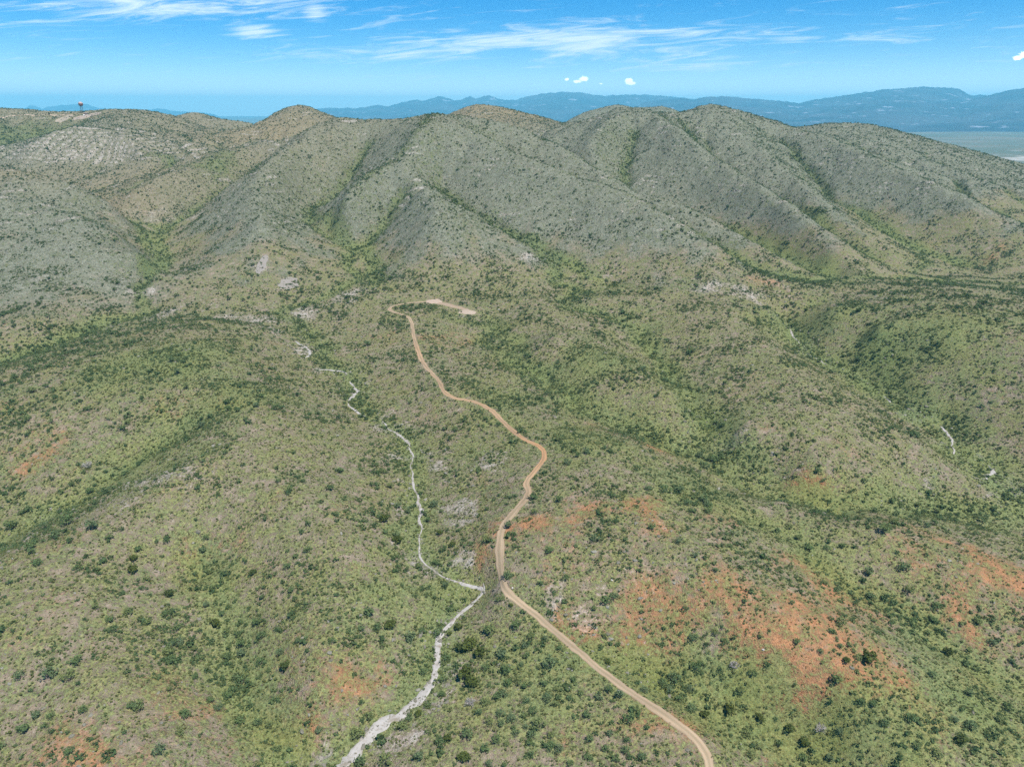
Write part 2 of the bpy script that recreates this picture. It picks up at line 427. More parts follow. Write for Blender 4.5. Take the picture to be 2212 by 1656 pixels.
PTS = []
LINE_XY = {}
LINE_BED = {}
for key, rows in LINES.items():
    p = np.array([pt(r) for r in rows])
    LINE_XY[key] = p.copy()
    dz_, fy_ = relief_of(key)
    for i_, row in enumerate(rows):
        f_ = i_ / (len(rows) - 1)
        if key.startswith(('gulch', 'canyon')):
            f_ = 1 - f_
        k_ = min(1.0, 1.5 * f_) * (min(1.0, 2.6 * (1.02 - f_)) if key.startswith('spur') else 1.0) if key.startswith(('spur', 'gulch', 'canyon', 'ravine', 'draw', 'hollow')) else 1.0
        if len(row) == 4:
            p[i_] = pt((row[0], row[1], -1, row[3] * (1 + (fy_ - 1) * k_)))
            p[i_, 2] += dz_ * k_
        else:
            p[i_, 2] += dz_ * (0.95 if key.startswith(('draw', 'gully', 'valley')) else 1.5 if dz_ == 2.0 else 0) * k_
    LINE_BED[key] = p
    seg = [p[0]]
    for a, b in zip(p[:-1], p[1:]):
        n = max(1, int(np.hypot(*(b - a)[:2]) / 28))
        for k in range(1, n + 1):
            seg.append(a + (b - a) * k / n)
    PTS += seg
PTS = np.array(PTS + [np.array(h, float) for h in HIDDEN])
# drop near-duplicates
_keep = {}
for p in PTS:
    _keep.setdefault((round(p[0] / 3), round(p[1] / 3)), p)
PTS = np.array(list(_keep.values()))
PC = PTS[:, :2]
n = len(PTS)
SC = 500.0
D = np.sqrt(((PC[:, None] - PC[None]) ** 2).sum(-1)) / SC
A = np.zeros((n + 3, n + 3))
lam = 0.0015
A[:n, :n] = -D + np.eye(n) * lam
A[:n, n] = 1
A[:n, n + 1:] = PC / SC
A[n, :n] = 1
A[n + 1:, :n] = PC.T / SC
rhs = np.zeros(n + 3)
rhs[:n] = PTS[:, 2]
sol = np.linalg.solve(A, rhs)

GX0, GX1, GY0, GY1, GS = -1480.0, 1560.0, 30.0, 2460.0, 4.5
gx = np.arange(GX0, GX1, GS)
gy = np.arange(GY0, GY1, GS)
GXX, GYY = np.meshgrid(gx, gy)
GXX, GYY = GXX.astype(np.float32), GYY.astype(np.float32)
flat = np.stack([GXX.ravel(), GYY.ravel()], 1).astype(float)
Z = np.empty(len(flat))
pcf = PC.astype(np.float32)
w32 = sol[:n].astype(np.float32)
for s in range(0, len(flat), 6000):
    q = flat[s:s + 6000].astype(np.float32)
    d = np.sqrt((q[:, None, 0] - pcf[None, :, 0]) ** 2 + (q[:, None, 1] - pcf[None, :, 1]) ** 2) / SC
    Z[s:s + 6000] = -(d @ w32)
Z += sol[n] + flat @ (sol[n + 1:] / SC)
Z = Z.reshape(GXX.shape)


def seg_dist(x, y, P):
    """distance from points to a polyline"""
    best = np.full(x.shape, 1e9, np.float32)
    for a, b in zip(P[:-1], P[1:]):
        dx, dy = b[0] - a[0], b[1] - a[1]
        t = np.clip(((x - a[0]) * dx + (y - a[1]) * dy) / (dx * dx + dy * dy + 1e-9), 0, 1)
        best = np.minimum(best, np.hypot(x - a[0] - t * dx, y - a[1] - t * dy))
    return best


def seg_near(x, y, P):
    """distance to a polyline and the height of its nearest point"""
    best = np.full(x.shape, 1e9, np.float32)
    zz = np.zeros(x.shape, np.float32)
    for a, b in zip(P[:-1], P[1:]):
        dx, dy = b[0] - a[0], b[1] - a[1]
        t = np.clip(((x - a[0]) * dx + (y - a[1]) * dy) / (dx * dx + dy * dy + 1e-9), 0, 1)
        d = np.hypot(x - a[0] - t * dx, y - a[1] - t * dy)
        k = d < best
        best[k] = d[k]
        zz[k] = (a[2] + t * (b[2] - a[2]))[k]
    return best, zz


dist_track = np.minimum(seg_dist(GXX, GYY, LINE_XY['track']), seg_dist(GXX, GYY, LINE_XY['pad']))
dist_wash = np.minimum(seg_dist(GXX, GYY, LINE_XY['wash']), seg_dist(GXX, GYY, LINE_XY['wash_east']))
sky_d = np.minimum.reduce([seg_dist(GXX, GYY, LINE_XY[q_]) for q_ in ('main_skyline', 'round_top', 'far_knoll', 'west_skyline', 'east_top', 'east_shoulder', 'brown_hill', 'dark_hill')])
calm = np.clip(np.minimum(sstep(dist_track, 4, 40), sstep(dist_wash, 4, 30)), 0, 1)
hill = sstep(Z, 20, 70) * sstep(GYY, 480, 640)
wx = GXX + 22 * fbm(GXX, GYY, 130, 2, 40)
wy = GYY + 22 * fbm(GXX, GYY, 130, 2, 50)
relief = (1.2 + 1.6 * hill) * ridged(wx, wy, 80, 3, 3) + (0.9 + 1.3 * hill) * fbm(GXX, GYY, 46, 3, 11)
Z = Z + relief * (0.12 + 0.88 * calm) * (0.3 + 0.7 * sstep(sky_d, 10, 70))
for ln_, wd in (('wash_east', 9.0), ('track', 6.0), ('wash', 6.0)):
    d_, z_ = seg_near(GXX, GYY, LINE_XY[ln_])
    w_ = np.exp(-(d_ / wd) ** 2)
    Z = Z * (1 - w_) + z_ * w_
# sharp beds and sharp crests on the hillsides
BEDS = [k for k in LINE_BED if k.startswith(('ravine', 'gulch', 'canyon', 'draw_mid_front', 'draw_west', 'draw_saddle', 'draw_green', 'hollow_one'))]
CRESTS = [k for k in LINE_BED if k.startswith('spur') or k in ('pale_knob', 'brown_knoll', 'grey_slope')]
wob_x, wob_y = GXX + 7 * perlin(GXX / 45, GYY / 45, 61), GYY + 7 * perlin(GXX / 45, GYY / 45, 62)
bed_d = np.minimum.reduce([seg_dist(wob_x, wob_y, LINE_BED[q_]) for q_ in BEDS])
crest_d = np.minimum.reduce([seg_dist(wob_x, wob_y, LINE_BED[q_]) for q_ in CRESTS])
tilt_w = sstep(Z, 24, 62) * sstep(GYY, 520, 640) * (0.25 + 0.75 * sstep(sky_d, 10, 80))
Z = Z - 6.5 * np.clip(1 - bed_d / 42, 0, 1) * tilt_w + 4.5 * np.clip(1 - crest_d / 42, 0, 1) * tilt_w
green_band = np.minimum(seg_dist(wob_x, wob_y, LINE_BED['spur_mid_top']), seg_dist(wob_x, wob_y, LINE_BED['spur_mid_left']))
VEG = np.clip(np.maximum(np.exp(-(bed_d / 7.5) ** 2), 0.6 * np.exp(-(green_band / 9.0) ** 2)), 0, 1) * sstep(GYY, 560, 640)
LOW_BEDS = ['gully_left', 'gully_right', 'draw_left', 'valley_left', 'draw_right', 'draw_right_b', 'draw_mid', 'draw_east', 'wash_east']
low_d = np.minimum.reduce([seg_dist(wob_x + 6 * perlin(GXX / 17, GYY / 17, 63), wob_y + 6 * perlin(GXX / 17, GYY / 17, 64), LINE_BED[q_]) for q_ in LOW_BEDS])
VEG = np.maximum(VEG, 0.8 * np.exp(-(low_d / 8.0) ** 2))
Z = Z - 1.6 * np.clip(1 - low_d / 22, 0, 1) * calm
Z_SMOOTH = Z.copy()

rng0 = np.random.default_rng(3)
# ---- drainage: fill the pits, let the water run down and cut its channels, keep the log of the flow
nr, nc = Z.shape
NB = [(-1, 0), (1, 0), (0, -1), (0, 1), (-1, -1), (-1, 1), (1, -1), (1, 1)]


def route(H):
    cl = np.zeros(H.shape, bool)
    cl[0] = cl[-1] = True
    cl[:, 0] = cl[:, -1] = True
    heap = [(H[i, j], i, j) for i, j in zip(*np.nonzero(cl))]
    heapq.heapify(heap)
    Hl, cl = H.tolist(), cl.tolist()
    down, order = [-1] * (nr * nc), []
    while heap:
        z, i, j = heapq.heappop(heap)
        order.append(i * nc + j)
        for di, dj in NB:
            a, b = i + di, j + dj
            if 0 <= a < nr and 0 <= b < nc and not cl[a][b]:
                cl[a][b] = True
                down[a * nc + b] = i * nc + j
                zz = Hl[a][b]
                heapq.heappush(heap, (zz if zz > z else z, a, b))
    acc = [1.0] * (nr * nc)
    for k in reversed(order):
        d = down[k]
        if d >= 0:
            acc[d] += acc[k]
    return down, order, acc


def erode(H, K):
    """one implicit step of stream-power erosion"""
    down, order, acc = route(H)
    kk = (K * np.sqrt(np.minimum(np.array(acc) * GS * GS, 60000.0)).reshape(nr, nc) / GS).ravel().tolist()
    z = H.ravel().tolist()
    for k in order:
        d = down[k]
        if d >= 0 and z[k] > z[d]:
            f = kk[k]
            z[k] = (z[k] + f * z[d]) / (1 + f)
    return np.array(z).reshape(nr, nc)


def blur(a, k):
    for _ in range(k):
        p = np.pad(a, 1, mode='edge')
        a = (p[:-2, 1:-1] + p[2:, 1:-1] + p[1:-1, :-2] + p[1:-1, 2:] + 4 * p[1:-1, 1:-1]) / 8
    return a


hill_w = blur(hill, 6)
for it in range(2):
    Ze = erode(Z + 0.7 * blur(rng0.standard_normal(Z.shape), 1) * calm, 0.16)
    wgt = (0.35 + 0.65 * hill_w) * calm
    Z = Z * (1 - wgt) + blur(Ze, 1) * wgt
down, order, acc = route(Z)
ACC = np.log2(np.array(acc).reshape(nr, nc) * GS * GS)
drain = sstep(ACC, 11.0, 15.0)


drain_w = np.clip(blur(drain, 2) * 1.5, 0, 1)
drain_w = np.clip(np.maximum(drain_w, VEG), 0, 1)
drain_b = np.clip(blur(drain, 7) * 2.4, 0, 1)
Z = Z - 1.6 * blur(drain, 2) * calm
gyy, gxx = np.gradient(blur(Z, 2), GS)


def bspl(t):
    return ((1 - t) ** 3 / 6, (3 * t ** 3 - 6 * t * t + 4) / 6, (-3 * t ** 3 + 3 * t * t + 3 * t + 1) / 6, t ** 3 / 6)


def sample(G, x, y, cubic=False):
    fx = np.clip((x - GX0) / GS, 1.001, nc - 3.001)
    fy = np.clip((y - GY0) / GS, 1.001, nr - 3.001)
    ix, iy = fx.astype(int), fy.astype(int)
    tx, ty = fx - ix, fy - iy
    if not cubic:
        return (G[iy, ix] * (1 - tx) + G[iy, ix + 1] * tx) * (1 - ty) + (G[iy + 1, ix] * (1 - tx) + G[iy + 1, ix + 1] * tx) * ty
    bx, by = bspl(tx), bspl(ty)
    r = 0
    for a in range(4):
        row = 0
        for b in range(4):
            row = row + bx[b] * G[iy + a - 1, ix + b - 1]
        r = r + by[a] * row
    return r


# =====================================================================
# the ground sheet: a fan of rows, near ones close together, out to the horizon
# =====================================================================
PLAIN_Z = -150.0
NCOL = 1180
AZ0, AZ1 = R(-60), R(60)
az = np.linspace(AZ0, AZ1, NCOL)
rr = [66.0]
while rr[-1] < 2500:
    rr.append(rr[-1] * 1.0042)
n_near = len(rr)
while rr[-1] < 45000:
    rr.append(rr[-1] * 1.055)
rr = np.array(rr)
RR, AA = np.meshgrid(rr, az, indexing='ij')
TX, TY = RR * np.sin(AA), RR * np.cos(AA)
base = sample(Z, TX, TY, True)
away = sstep(RR, 2420, 3200)
base = base * (1 - away) + PLAIN_Z * away
hill_v = sstep(base, 20, 70) * sstep(TY, 480, 640)
calm_v = sample(calm, TX, TY)
fine = np.zeros_like(base)
m = RR < 3200
fx_, fy_ = TX[m], TY[m]
rough = (0.45 + 0.75 * hill_v[m]) * (0.25 + 0.75 * calm_v[m])
fine[m] = rough * (1.1 * ridged(fx_, fy_, 21, 2, 71) * 0.8 + 0.55 * perlin(fx_ / 8.5, fy_ / 8.5, 81) + 0.30 * perlin(fx_ / 3.4, fy_ / 3.4, 82))
# thin ledges where bedrock crops out along the contours
led = (base[m] + 1.6 * perlin(fx_ / 60, fy_ / 60, 90)) / 5.5
saw = led - np.floor(led)
fine[m] += hill_v[m] * 0.9 * (sstep(saw, 0.72, 1.0) - saw) * (0.4 + 0.6 * sstep(perlin(fx_ / 110, fy_ / 110, 93), -0.1, 0.35))
pl = RR > 2600
base[pl] += 14 * fbm(TX[pl], TY[pl], 2600, 3, 101) * away[pl]
TZ = base + fine * (1 - away)
RLOG = np.log(rr)


def polar_idx(x, y):
    r = np.hypot(x, y)
    a = np.arctan2(x, y)
    fr = np.interp(np.log(np.maximum(r, rr[0])), RLOG, np.arange(len(rr)))
    fa = np.clip((a - AZ0) / (AZ1 - AZ0) * (NCOL - 1), 0, NCOL - 1.001)
    fr = np.clip(fr, 0, len(rr) - 1.001)
    return fr, fa


def psample(G, x, y):
    fr, fa = polar_idx(np.asarray(x, float), np.asarray(y, float))
    i, j = fr.astype(int), fa.astype(int)
    s, t = fr - i, fa - j
    return (G[i, j] * (1 - t) + G[i, j + 1] * t) * (1 - s) + (G[i + 1, j] * (1 - t) + G[i + 1, j + 1] * t) * s


def ground(x, y):
    return psample(TZ, x, y)


def seen(u, v):
    """where the line of sight through (u, v) meets the ground"""
    a, b = ray(u, v)
    t = math.atan(a)
    col = (t - AZ0) / (AZ1 - AZ0) * (NCOL - 1)
    j = int(np.clip(col, 0, NCOL - 2))
    f = col - j
    prof = TZ[:, j] * (1 - f) + TZ[:, j + 1] * f
    line = CAM_Z + b * rr * math.cos(t)
    k = np.nonzero(prof >= line)[0]
    k = int(k[0]) if len(k) else len(rr) - 1
    if k > 0:
        d0, d1 = line[k - 1] - prof[k - 1], prof[k] - line[k]
        w = d0 / (d0 + d1 + 1e-9)
        r = rr[k - 1] * (1 - w) + rr[k] * w
    else:
        r = rr[0]
    return r * math.sin(t), r * math.cos(t)


# what is visible from the camera's station, row by row (used only to choose which bushes to list one by one)
slope_v = (TZ - CAM_Z) / RR
horizon = np.maximum.accumulate(slope_v, axis=0)
VIS = slope_v >= horizon - 0.004

# ---- cover of the ground: red soil, grass, bare rock, pale rubble
def blob(x, y, u, v, rad, elong=1.0):
    bx, by = seen(u, v)
    d2 = ((x - bx) / (rad * elong)) ** 2 + ((y - by) / rad) ** 2
    return np.exp(-d2)


def blobs(x, y, lst):
    s = np.zeros_like(x)
    wv = 11 * fbm(x, y, 26, 3, 770)
    x, y = x + wv, y + 11 * fbm(x, y, 26, 3, 780)
    for b in lst:
        s = np.maximum(s, b[3] * blob(x, y, b[0], b[1], b[2], b[4] if len(b) > 4 else 1.0))
    return s


RED = [(1560, 1400, 30, 1.15, 1.6), (1450, 1420, 18, 1.05, 1.4), (1660, 1530, 13, 1.25, 1.3), (620, 1540, 16, 0.55), (720, 1420, 14, 0.55), (800, 1500, 10, 0.75), (480, 1600, 20, 0.45), (250, 1640, 20, 0.32), (1500, 1290, 42, 0.42, 1.6), (1800, 1400, 46, 0.52, 1.5), (2050, 1330, 44, 0.46, 1.6), (1950, 1540, 30, 0.36, 1.5), (1640, 1340, 34, 0.62, 1.6), (1700, 1430, 24, 1.5, 1.3), (1560, 1370, 20, 1.2, 1.4), (1720, 1540, 10, 1.4), (1760, 1480, 14, 1.4), (1440, 1400, 14, 0.9), (1640, 1480, 12, 1.2), (1225, 1350, 4.5, 1.4), (1085, 1160, 9, 1.2), (1060, 1150, 8, 0.8), (1330, 1120, 12, 0.9, 1.8),
       (1390, 1095, 9, 0.8, 1.6), (1850, 1300, 22, 0.75, 1.6), (1950, 1290, 18, 0.65), (2140, 1230, 20, 0.75, 1.3), (2060, 1210, 16, 0.65), (2100, 1360, 16, 0.6), (760, 1470, 8, 1.3, 1.3), (700, 1480, 6, 0.7), (1790, 1600, 7, 0.9, 1.6),
       (2050, 1560, 10, 0.7), (2130, 1490, 12, 0.55), (490, 1185, 8, 0.6), (90, 930, 14, 0.4), (20, 870, 14, 0.45), (355, 875, 7, 0.6, 1.4), (490, 865, 8, 0.4, 1.6), (270, 1250, 6, 0.85), (450, 1215, 7, 0.5), (950, 730, 16, 0.5, 1.8), (1000, 740, 14, 0.6, 1.6),
       (1400, 960, 20, 0.6, 1.8), (1750, 1040, 16, 0.7, 1.5), (1860, 1090, 14, 0.6), (1200, 310, 40, 0.9, 1.4), (1640, 605, 14, 0.6), (2140, 560, 14, 0.6, 2.0), (380, 300, 50, 0.5), (60, 400, 30, 0.6), (610, 1430, 9, 0.4), (850, 1160, 6, 0.6),
       (30, 1380, 8, 0.5), (400, 1210, 7, 0.55), (130, 1600, 10, 0.4), (300, 1570, 12, 0.3), (860, 1560, 5, 0.5), (60, 1010, 10, 0.5), (2200, 1600, 12, 0.4), (1240, 1180, 10, 0.5), (1600, 1500, 9, 0.85)]
PALE = [(925, 1050, 9, 1.0), (860, 985, 10, 1.0), (985, 1090, 10, 1.1), (1010, 1210, 9, 1.1), (980, 1140, 9, 0.9), (880, 1100, 7, 0.8), (760, 1560, 9, 0.8), (700, 1630, 9, 0.9), (1330, 1240, 14, 0.7), (1420, 1180, 16, 0.6), (1490, 890, 7, 0.9), (1570, 955, 6, 0.9, 1.5), (1700, 1020, 10, 0.6, 1.6), (940, 1010, 10, 0.7), (990, 1070, 8, 0.9), (1000, 1100, 7, 0.8), (850, 970, 9, 0.8, 0.8), (1010, 1180, 6, 0.9), (1020, 1230, 8, 0.8), (1350, 1170, 14, 0.5), (1440, 1190, 14, 0.5),
        (330, 1040, 12, 0.75, 2.2), (250, 1070, 9, 0.8, 1.8), (100, 1120, 10, 0.7, 1.4), (80, 1150, 8, 0.8), (900, 1600, 5, 0.5), (700, 1600, 9, 0.7), (740, 1640, 6, 0.9), (640, 1650, 9, 0.6), (560, 690, 26, 0.9, 2.2), (430, 675, 20, 0.8, 1.8), (660, 672, 16, 0.95, 1.2),
        (760, 640, 16, 0.9), (800, 622, 10, 0.9), (1170, 600, 20, 0.5), (1130, 560, 16, 0.6), (1300, 580, 22, 0.55), (1580, 630, 20, 0.7, 2.0), (1700, 620, 16, 0.5, 2.0), (565, 572, 7, 1.0), (622, 612, 9, 1.0), (300, 640, 10, 0.8), (200, 620, 22, 0.4), (280, 600, 18, 0.5),
        (100, 600, 30, 0.35), (1060, 690, 9, 0.8), (1000, 675, 7, 0.9), (1190, 1300, 6, 0.7), (1330, 1290, 12, 0.6), (1400, 1250, 14, 0.4), (2040, 1010, 14, 0.5, 1.6), (2000, 1050, 12, 0.6, 1.5), (2100, 980, 10, 0.5), (1090, 990, 8, 0.5), (300, 1580, 12, 0.35), (50, 1500, 10, 0.3),
        (380, 480, 22, 0.7, 2.0), (330, 500, 20, 0.6), (450, 450, 18, 0.4), (1000, 560, 20, 0.3), (1900, 640, 22, 0.4, 2.0), (660, 690, 12, 0.8)]
LUSH = [(60, 300, 90, 1.0, 1.4), (0, 310, 90, 1.0, 1.4), (380, 350, 26, 0.8, 2.0), (480, 330, 30, 0.7), (450, 350, 40, 0.7), (300, 400, 40, 0.6), (500, 860, 26, 0.6), (350, 780, 30, 0.7, 1.5), (300, 1000, 20, 0.4), (1300, 780, 30, 0.5), (1250, 950, 24, 0.5), (1500, 1060, 30, 0.4),
        (940, 1260, 9, 1.0), (880, 1180, 8, 0.7), (1540, 1500, 9, 0.8, 2.0), (1240, 1000, 12, 0.6), (2080, 1500, 22, 0.7), (1950, 1560, 16, 0.7), (1100, 870, 20, 0.6), (1730, 600, 20, 0.5, 2.0), (2000, 730, 30, 0.5, 1.5), (1800, 680, 26, 0.5, 1.8), (860, 1290, 12, 0.7), (1130, 1500, 20, 0.4)]
near = RR < 3200
nx_, ny_ = TX[near], TY[near]
red = np.zeros_like(RR); pale = np.zeros_like(RR); lush = np.zeros_like(RR); rock = np.zeros_like(RR)
breakup = fbm(nx_, ny_, 42, 4, 201)
breakup2 = fbm(nx_, ny_, 26, 4, 221)
red[near] = np.clip(blobs(nx_, ny_, RED) * 0.86 * (1 + 1.1 * breakup2) + 0.26 * sstep(breakup2, 0.15, 0.7) * (1 - hill_v[near]), 0, 1)
pale[near] = np.clip(blobs(nx_, ny_, PALE) * 0.72 * (1 + 1.2 * breakup2) + 0.20 * sstep(breakup, 0.2, 0.7), 0, 1)
bank_d = np.minimum(seg_dist(nx_, ny_, LINE_XY['wash']), seg_dist(nx_, ny_, LINE_XY['wash_east']))
pale[near] = np.clip(pale[near] + 0.85 * np.exp(-(bank_d / 13.0) ** 2) * sstep(breakup2, -0.1, 0.5), 0, 1)
aspect = sample(gxx, nx_, ny_)              # > 0: ground rises to the right, so it faces left
drn = sample(drain_b, nx_, ny_)
drw = sample(drain_w, nx_, ny_)
lush[near] = np.clip(blobs(nx_, ny_, LUSH) * (1 + 0.5 * breakup) * 0.8 + (0.30 * drn + 0.95 * drw) * (0.75 + 0.4 * breakup2) + 0.16 * breakup + 0.45 * np.clip(-aspect, 0, 0.5) * hill_v[near], 0, 1)
r_h = sstep(base[near] + 16 * breakup, 10, 60) * sstep(ny_ + 60 * breakup2, 440, 640)
# greener, browner hills in the west and the brown hill behind
west = np.exp(-(((nx_ + 560) / 330) ** 2 + ((ny_ - 1050) / 200) ** 2)) + np.exp(-(((nx_ + 900) / 420) ** 2 + ((ny_ - 1650) / 260) ** 2)) + np.exp(-(((nx_ + 560) / 110) ** 2 + ((ny_ - 880) / 70) ** 2))
brown = np.exp(-(((nx_ + 20) / 330) ** 2 + ((ny_ - 1680) / 230) ** 2)) + 0.8 * np.exp(-(((nx_ + 470) / 200) ** 2 + ((ny_ - 1400) / 130) ** 2)) + 0.7 * west
grey_w = np.exp(-(((nx_ + 420) / 150) ** 2 + ((ny_ - 610) / 110) ** 2))
lush[near] *= 1 - 0.38 * hill_v[near]
lush[near] *= 1 - 0.45 * np.clip(west, 0, 1) * (blobs(nx_, ny_, LUSH) < 0.4)
rock[near] = np.clip(np.maximum(r_h, grey_w * 1.1) * (1 - 0.25 * np.clip(west, 0, 1)) * (1 + 0.35 * breakup2) + 0.15 * sstep(breakup, 0.2, 0.7), 0, 1)
# pale limestone bands in the western knob
kx, ky = seen(180, 330)
knob = np.exp(-(((nx_ - kx) / 260) ** 2 + ((ny_ - ky) / 130) ** 2))
Z_BAND = blur(Z_SMOOTH, 40)
bz = (sample(Z_BAND, nx_, ny_) + 2.0 * perlin(nx_ / 70, ny_ / 70, 95)) / 5.0
band = sstep(np.abs((bz - np.floor(bz)) - 0.5), 0.22, 0.42)
pale[near] = np.clip(pale[near] + knob * (0.25 + 0.75 * band) * sstep(base[near], 70, 90) * 0.95 + 0.55 * band * hill_v[near] * sstep(breakup, 0.05, 0.6), 0, 1)
brown_v = np.zeros_like(RR)
brown_v[near] = np.clip(brown, 0, 1)
plain_v = away

cov = np.stack([red, lush, rock, pale], -1)
cov2 = np.stack([brown_v, plain_v, np.zeros_like(RR), np.ones_like(RR)], -1)


# =====================================================================
# materials
# =====================================================================
def new_mat(name):
    m_ = bpy.data.materials.new(name)
    m_.use_nodes = True
    nt = NT(m_.node_tree)
    nt.n.clear()
    o = nt.add('ShaderNodeOutputMaterial')
    b = nt.add('ShaderNodeBsdfPrincipled')
    b.inputs['Roughness'].default_value = 0.95
    b.inputs['Specular IOR Level'].default_value = 0.1
    nt.l.new(b.outputs[0], o.inputs['Surface'])
    return m_, nt, b, o


def ground_material():
    m_, nt, b, o = new_mat('desert_ground')
    geo = nt.add('ShaderNodeNewGeometry')
    P = geo.outputs['Position']
    c1 = nt.add('ShaderNodeVertexColor', layer_name='cover')
    s1 = nt.add('ShaderNodeSeparateColor')
    nt.l.new(c1.outputs['Color'], s1.inputs[0])
    red_, lush_, rock_ = s1.outputs[0], s1.outputs[1], s1.outputs[2]
    pale_ = c1.outputs['Alpha']
    c2 = nt.add('ShaderNodeVertexColor', layer_name='cover_far')
    s2 = nt.add('ShaderNodeSeparateColor')
    nt.l.new(c2.outputs['Color'], s2.inputs[0])
    brown_, plain_ = s2.outputs[0], s2.outputs[1]
    nA = nt.noise(P, 0.045, 3, 0.6)
    nB = nt.noise(P, 0.23, 4, 0.62)
    nC = nt.noise(P, 0.95, 3, 0.65)
    nD = nt.noise(P, 2.6, 2, 0.6)
    nE = nt.noise(P, 0.55, 3, 0.6)
    # soil
    soil = nt.mix(nt.smooth(nA, 0.35, 0.65), (0.180, 0.147, 0.098), (0.208, 0.163, 0.122))
    soil = nt.mix(nt.smooth(nE, 0.5, 0.75), soil, (0.226, 0.196, 0.163))
    redf = nt.smooth(nt.math('ADD', red_, nt.math('ADD', nt.math('MULTIPLY', nt.math('SUBTRACT', nB, 0.5), 1.1), nt.math('MULTIPLY', nt.math('SUBTRACT', nE, 0.5), 1.7))), 0.06, 0.90)
    soil = nt.mix(nt.math('MULTIPLY', redf, 0.9), soil, nt.mix(nt.smooth(nB, 0.3, 0.7), (0.275, 0.128, 0.058), (0.245, 0.138, 0.074)))
    # rock rubble
    stone = nt.mix(nt.smooth(nC, 0.30, 0.68), (0.082, 0.086, 0.059), (0.144, 0.149, 0.111))
    stone = nt.mix(nt.smooth(nD, 0.52, 0.75), stone, (0.217, 0.227, 0.174))
    stone = nt.mix(nt.smooth(nE, 0.56, 0.72), stone, (0.172, 0.156, 0.104))
    stone = nt.mix(nt.math('MULTIPLY', brown_, 0.85), stone, nt.mix(nt.smooth(nB, 0.35, 0.65), (0.165, 0.138, 0.081), (0.205, 0.149, 0.088)))
    rk = nt.smooth(nt.math('ADD', rock_, nt.math('MULTIPLY', nt.math('SUBTRACT', nB, 0.5), 1.0)), 0.15, 0.85)
    col = nt.mix(rk, soil, stone)
    pl_ = nt.smooth(nt.math('ADD', pale_, nt.math('MULTIPLY', nt.math('SUBTRACT', nE, 0.5), 1.5)), 0.30, 0.90)
    palec = nt.mix(nt.smooth(nB, 0.35, 0.65), (0.264, 0.247, 0.215), (0.264, 0.221, 0.182))
    col = nt.mix(nt.math('MULTIPLY', pl_, 0.85), col, palec)
    # grass and low herbs between the stones
    g0 = nt.math('ADD', nt.math('MULTIPLY', nC, 0.50), nt.math('ADD', nt.math('MULTIPLY', nB, 0.55), nt.math('MULTIPLY', nD, 0.25)))
    amount = nt.math('ADD', 0.118, nt.math('MULTIPLY', lush_, 0.34))
    amount = nt.math('SUBTRACT', amount, nt.math('MULTIPLY', rk, 0.10))
    amount = nt.math('SUBTRACT', amount, nt.math('MULTIPLY', pl_, 0.09))
    amount = nt.math('SUBTRACT', amount, nt.math('MULTIPLY', redf, 0.055))
    gf = nt.smooth(nt.math('ADD', g0, amount), 0.67, 0.83)
    grass = nt.mix(nt.smooth(nA, 0.32, 0.68), (0.110, 0.123, 0.040), (0.082, 0.107, 0.039))
    grass = nt.mix(nt.smooth(nE, 0.42, 0.7), grass, (0.140, 0.138, 0.056))
    grass = nt.mix(nt.math('MULTIPLY', lush_, 0.65), grass, (0.065, 0.109, 0.026))
    grass = nt.mix(nt.math('MULTIPLY', rk, 0.5), grass, (0.078, 0.092, 0.042))
    col = nt.mix(nt.math('MULTIPLY', gf, 0.86), col, grass)
    # grain: stones, litter and gaps
    grain = nt.add('ShaderNodeMapRange')
    nt.put(grain.inputs[0], nt.math('ADD', nt.math('MULTIPLY', nC, 0.55), nt.math('MULTIPLY', nD, 0.45)))
    grain.inputs[1].default_value = 0.36
    grain.inputs[2].default_value = 0.64
    grain.inputs[3].default_value = 0.46
    grain.inputs[4].default_value = 1.62
    gv = nt.add('ShaderNodeCombineColor')
    for q_ in range(3):
        nt.l.new(grain.outputs[0], gv.inputs[q_])
    col = nt.mix(1.0, col, gv.outputs[0], 'MULTIPLY')
    # the plain beyond the hills
    pn = nt.noise(P, 0.0011, 5, 0.6)
    mp = nt.add('ShaderNodeMapping')
    mp.inputs['Scale'].default_value = (0.5, 0.5, 1)
    nt.l.new(P, mp.inputs['Vector'])
    pn2 = nt.noise(mp.outputs[0], 0.0018, 4, 0.65)
    pc = nt.mix(nt.smooth(pn, 0.4, 0.6), (0.091, 0.105, 0.063), (0.140, 0.133, 0.091))
    pc = nt.mix(nt.smooth(pn2, 0.63, 0.69), pc, (0.34, 0.32, 0.28))
    col = nt.mix(plain_, col, pc)
    nt.l.new(col, b.inputs['Base Color'])
    bump = nt.add('ShaderNodeBump')
    bump.inputs['Strength'].default_value = 0.9
    bump.inputs['Distance'].default_value = 0.55
    hgt = nt.math('ADD', nt.math('MULTIPLY', nC, 0.8), nt.math('ADD', nt.math('MULTIPLY', nD, 0.45), nt.math('MULTIPLY', gf, 0.35)))
    nt.l.new(hgt, bump.inputs['Height'])
    nt.l.new(bump.outputs[0], b.inputs['Normal'])
    return m_


M_GROUND = ground_material()


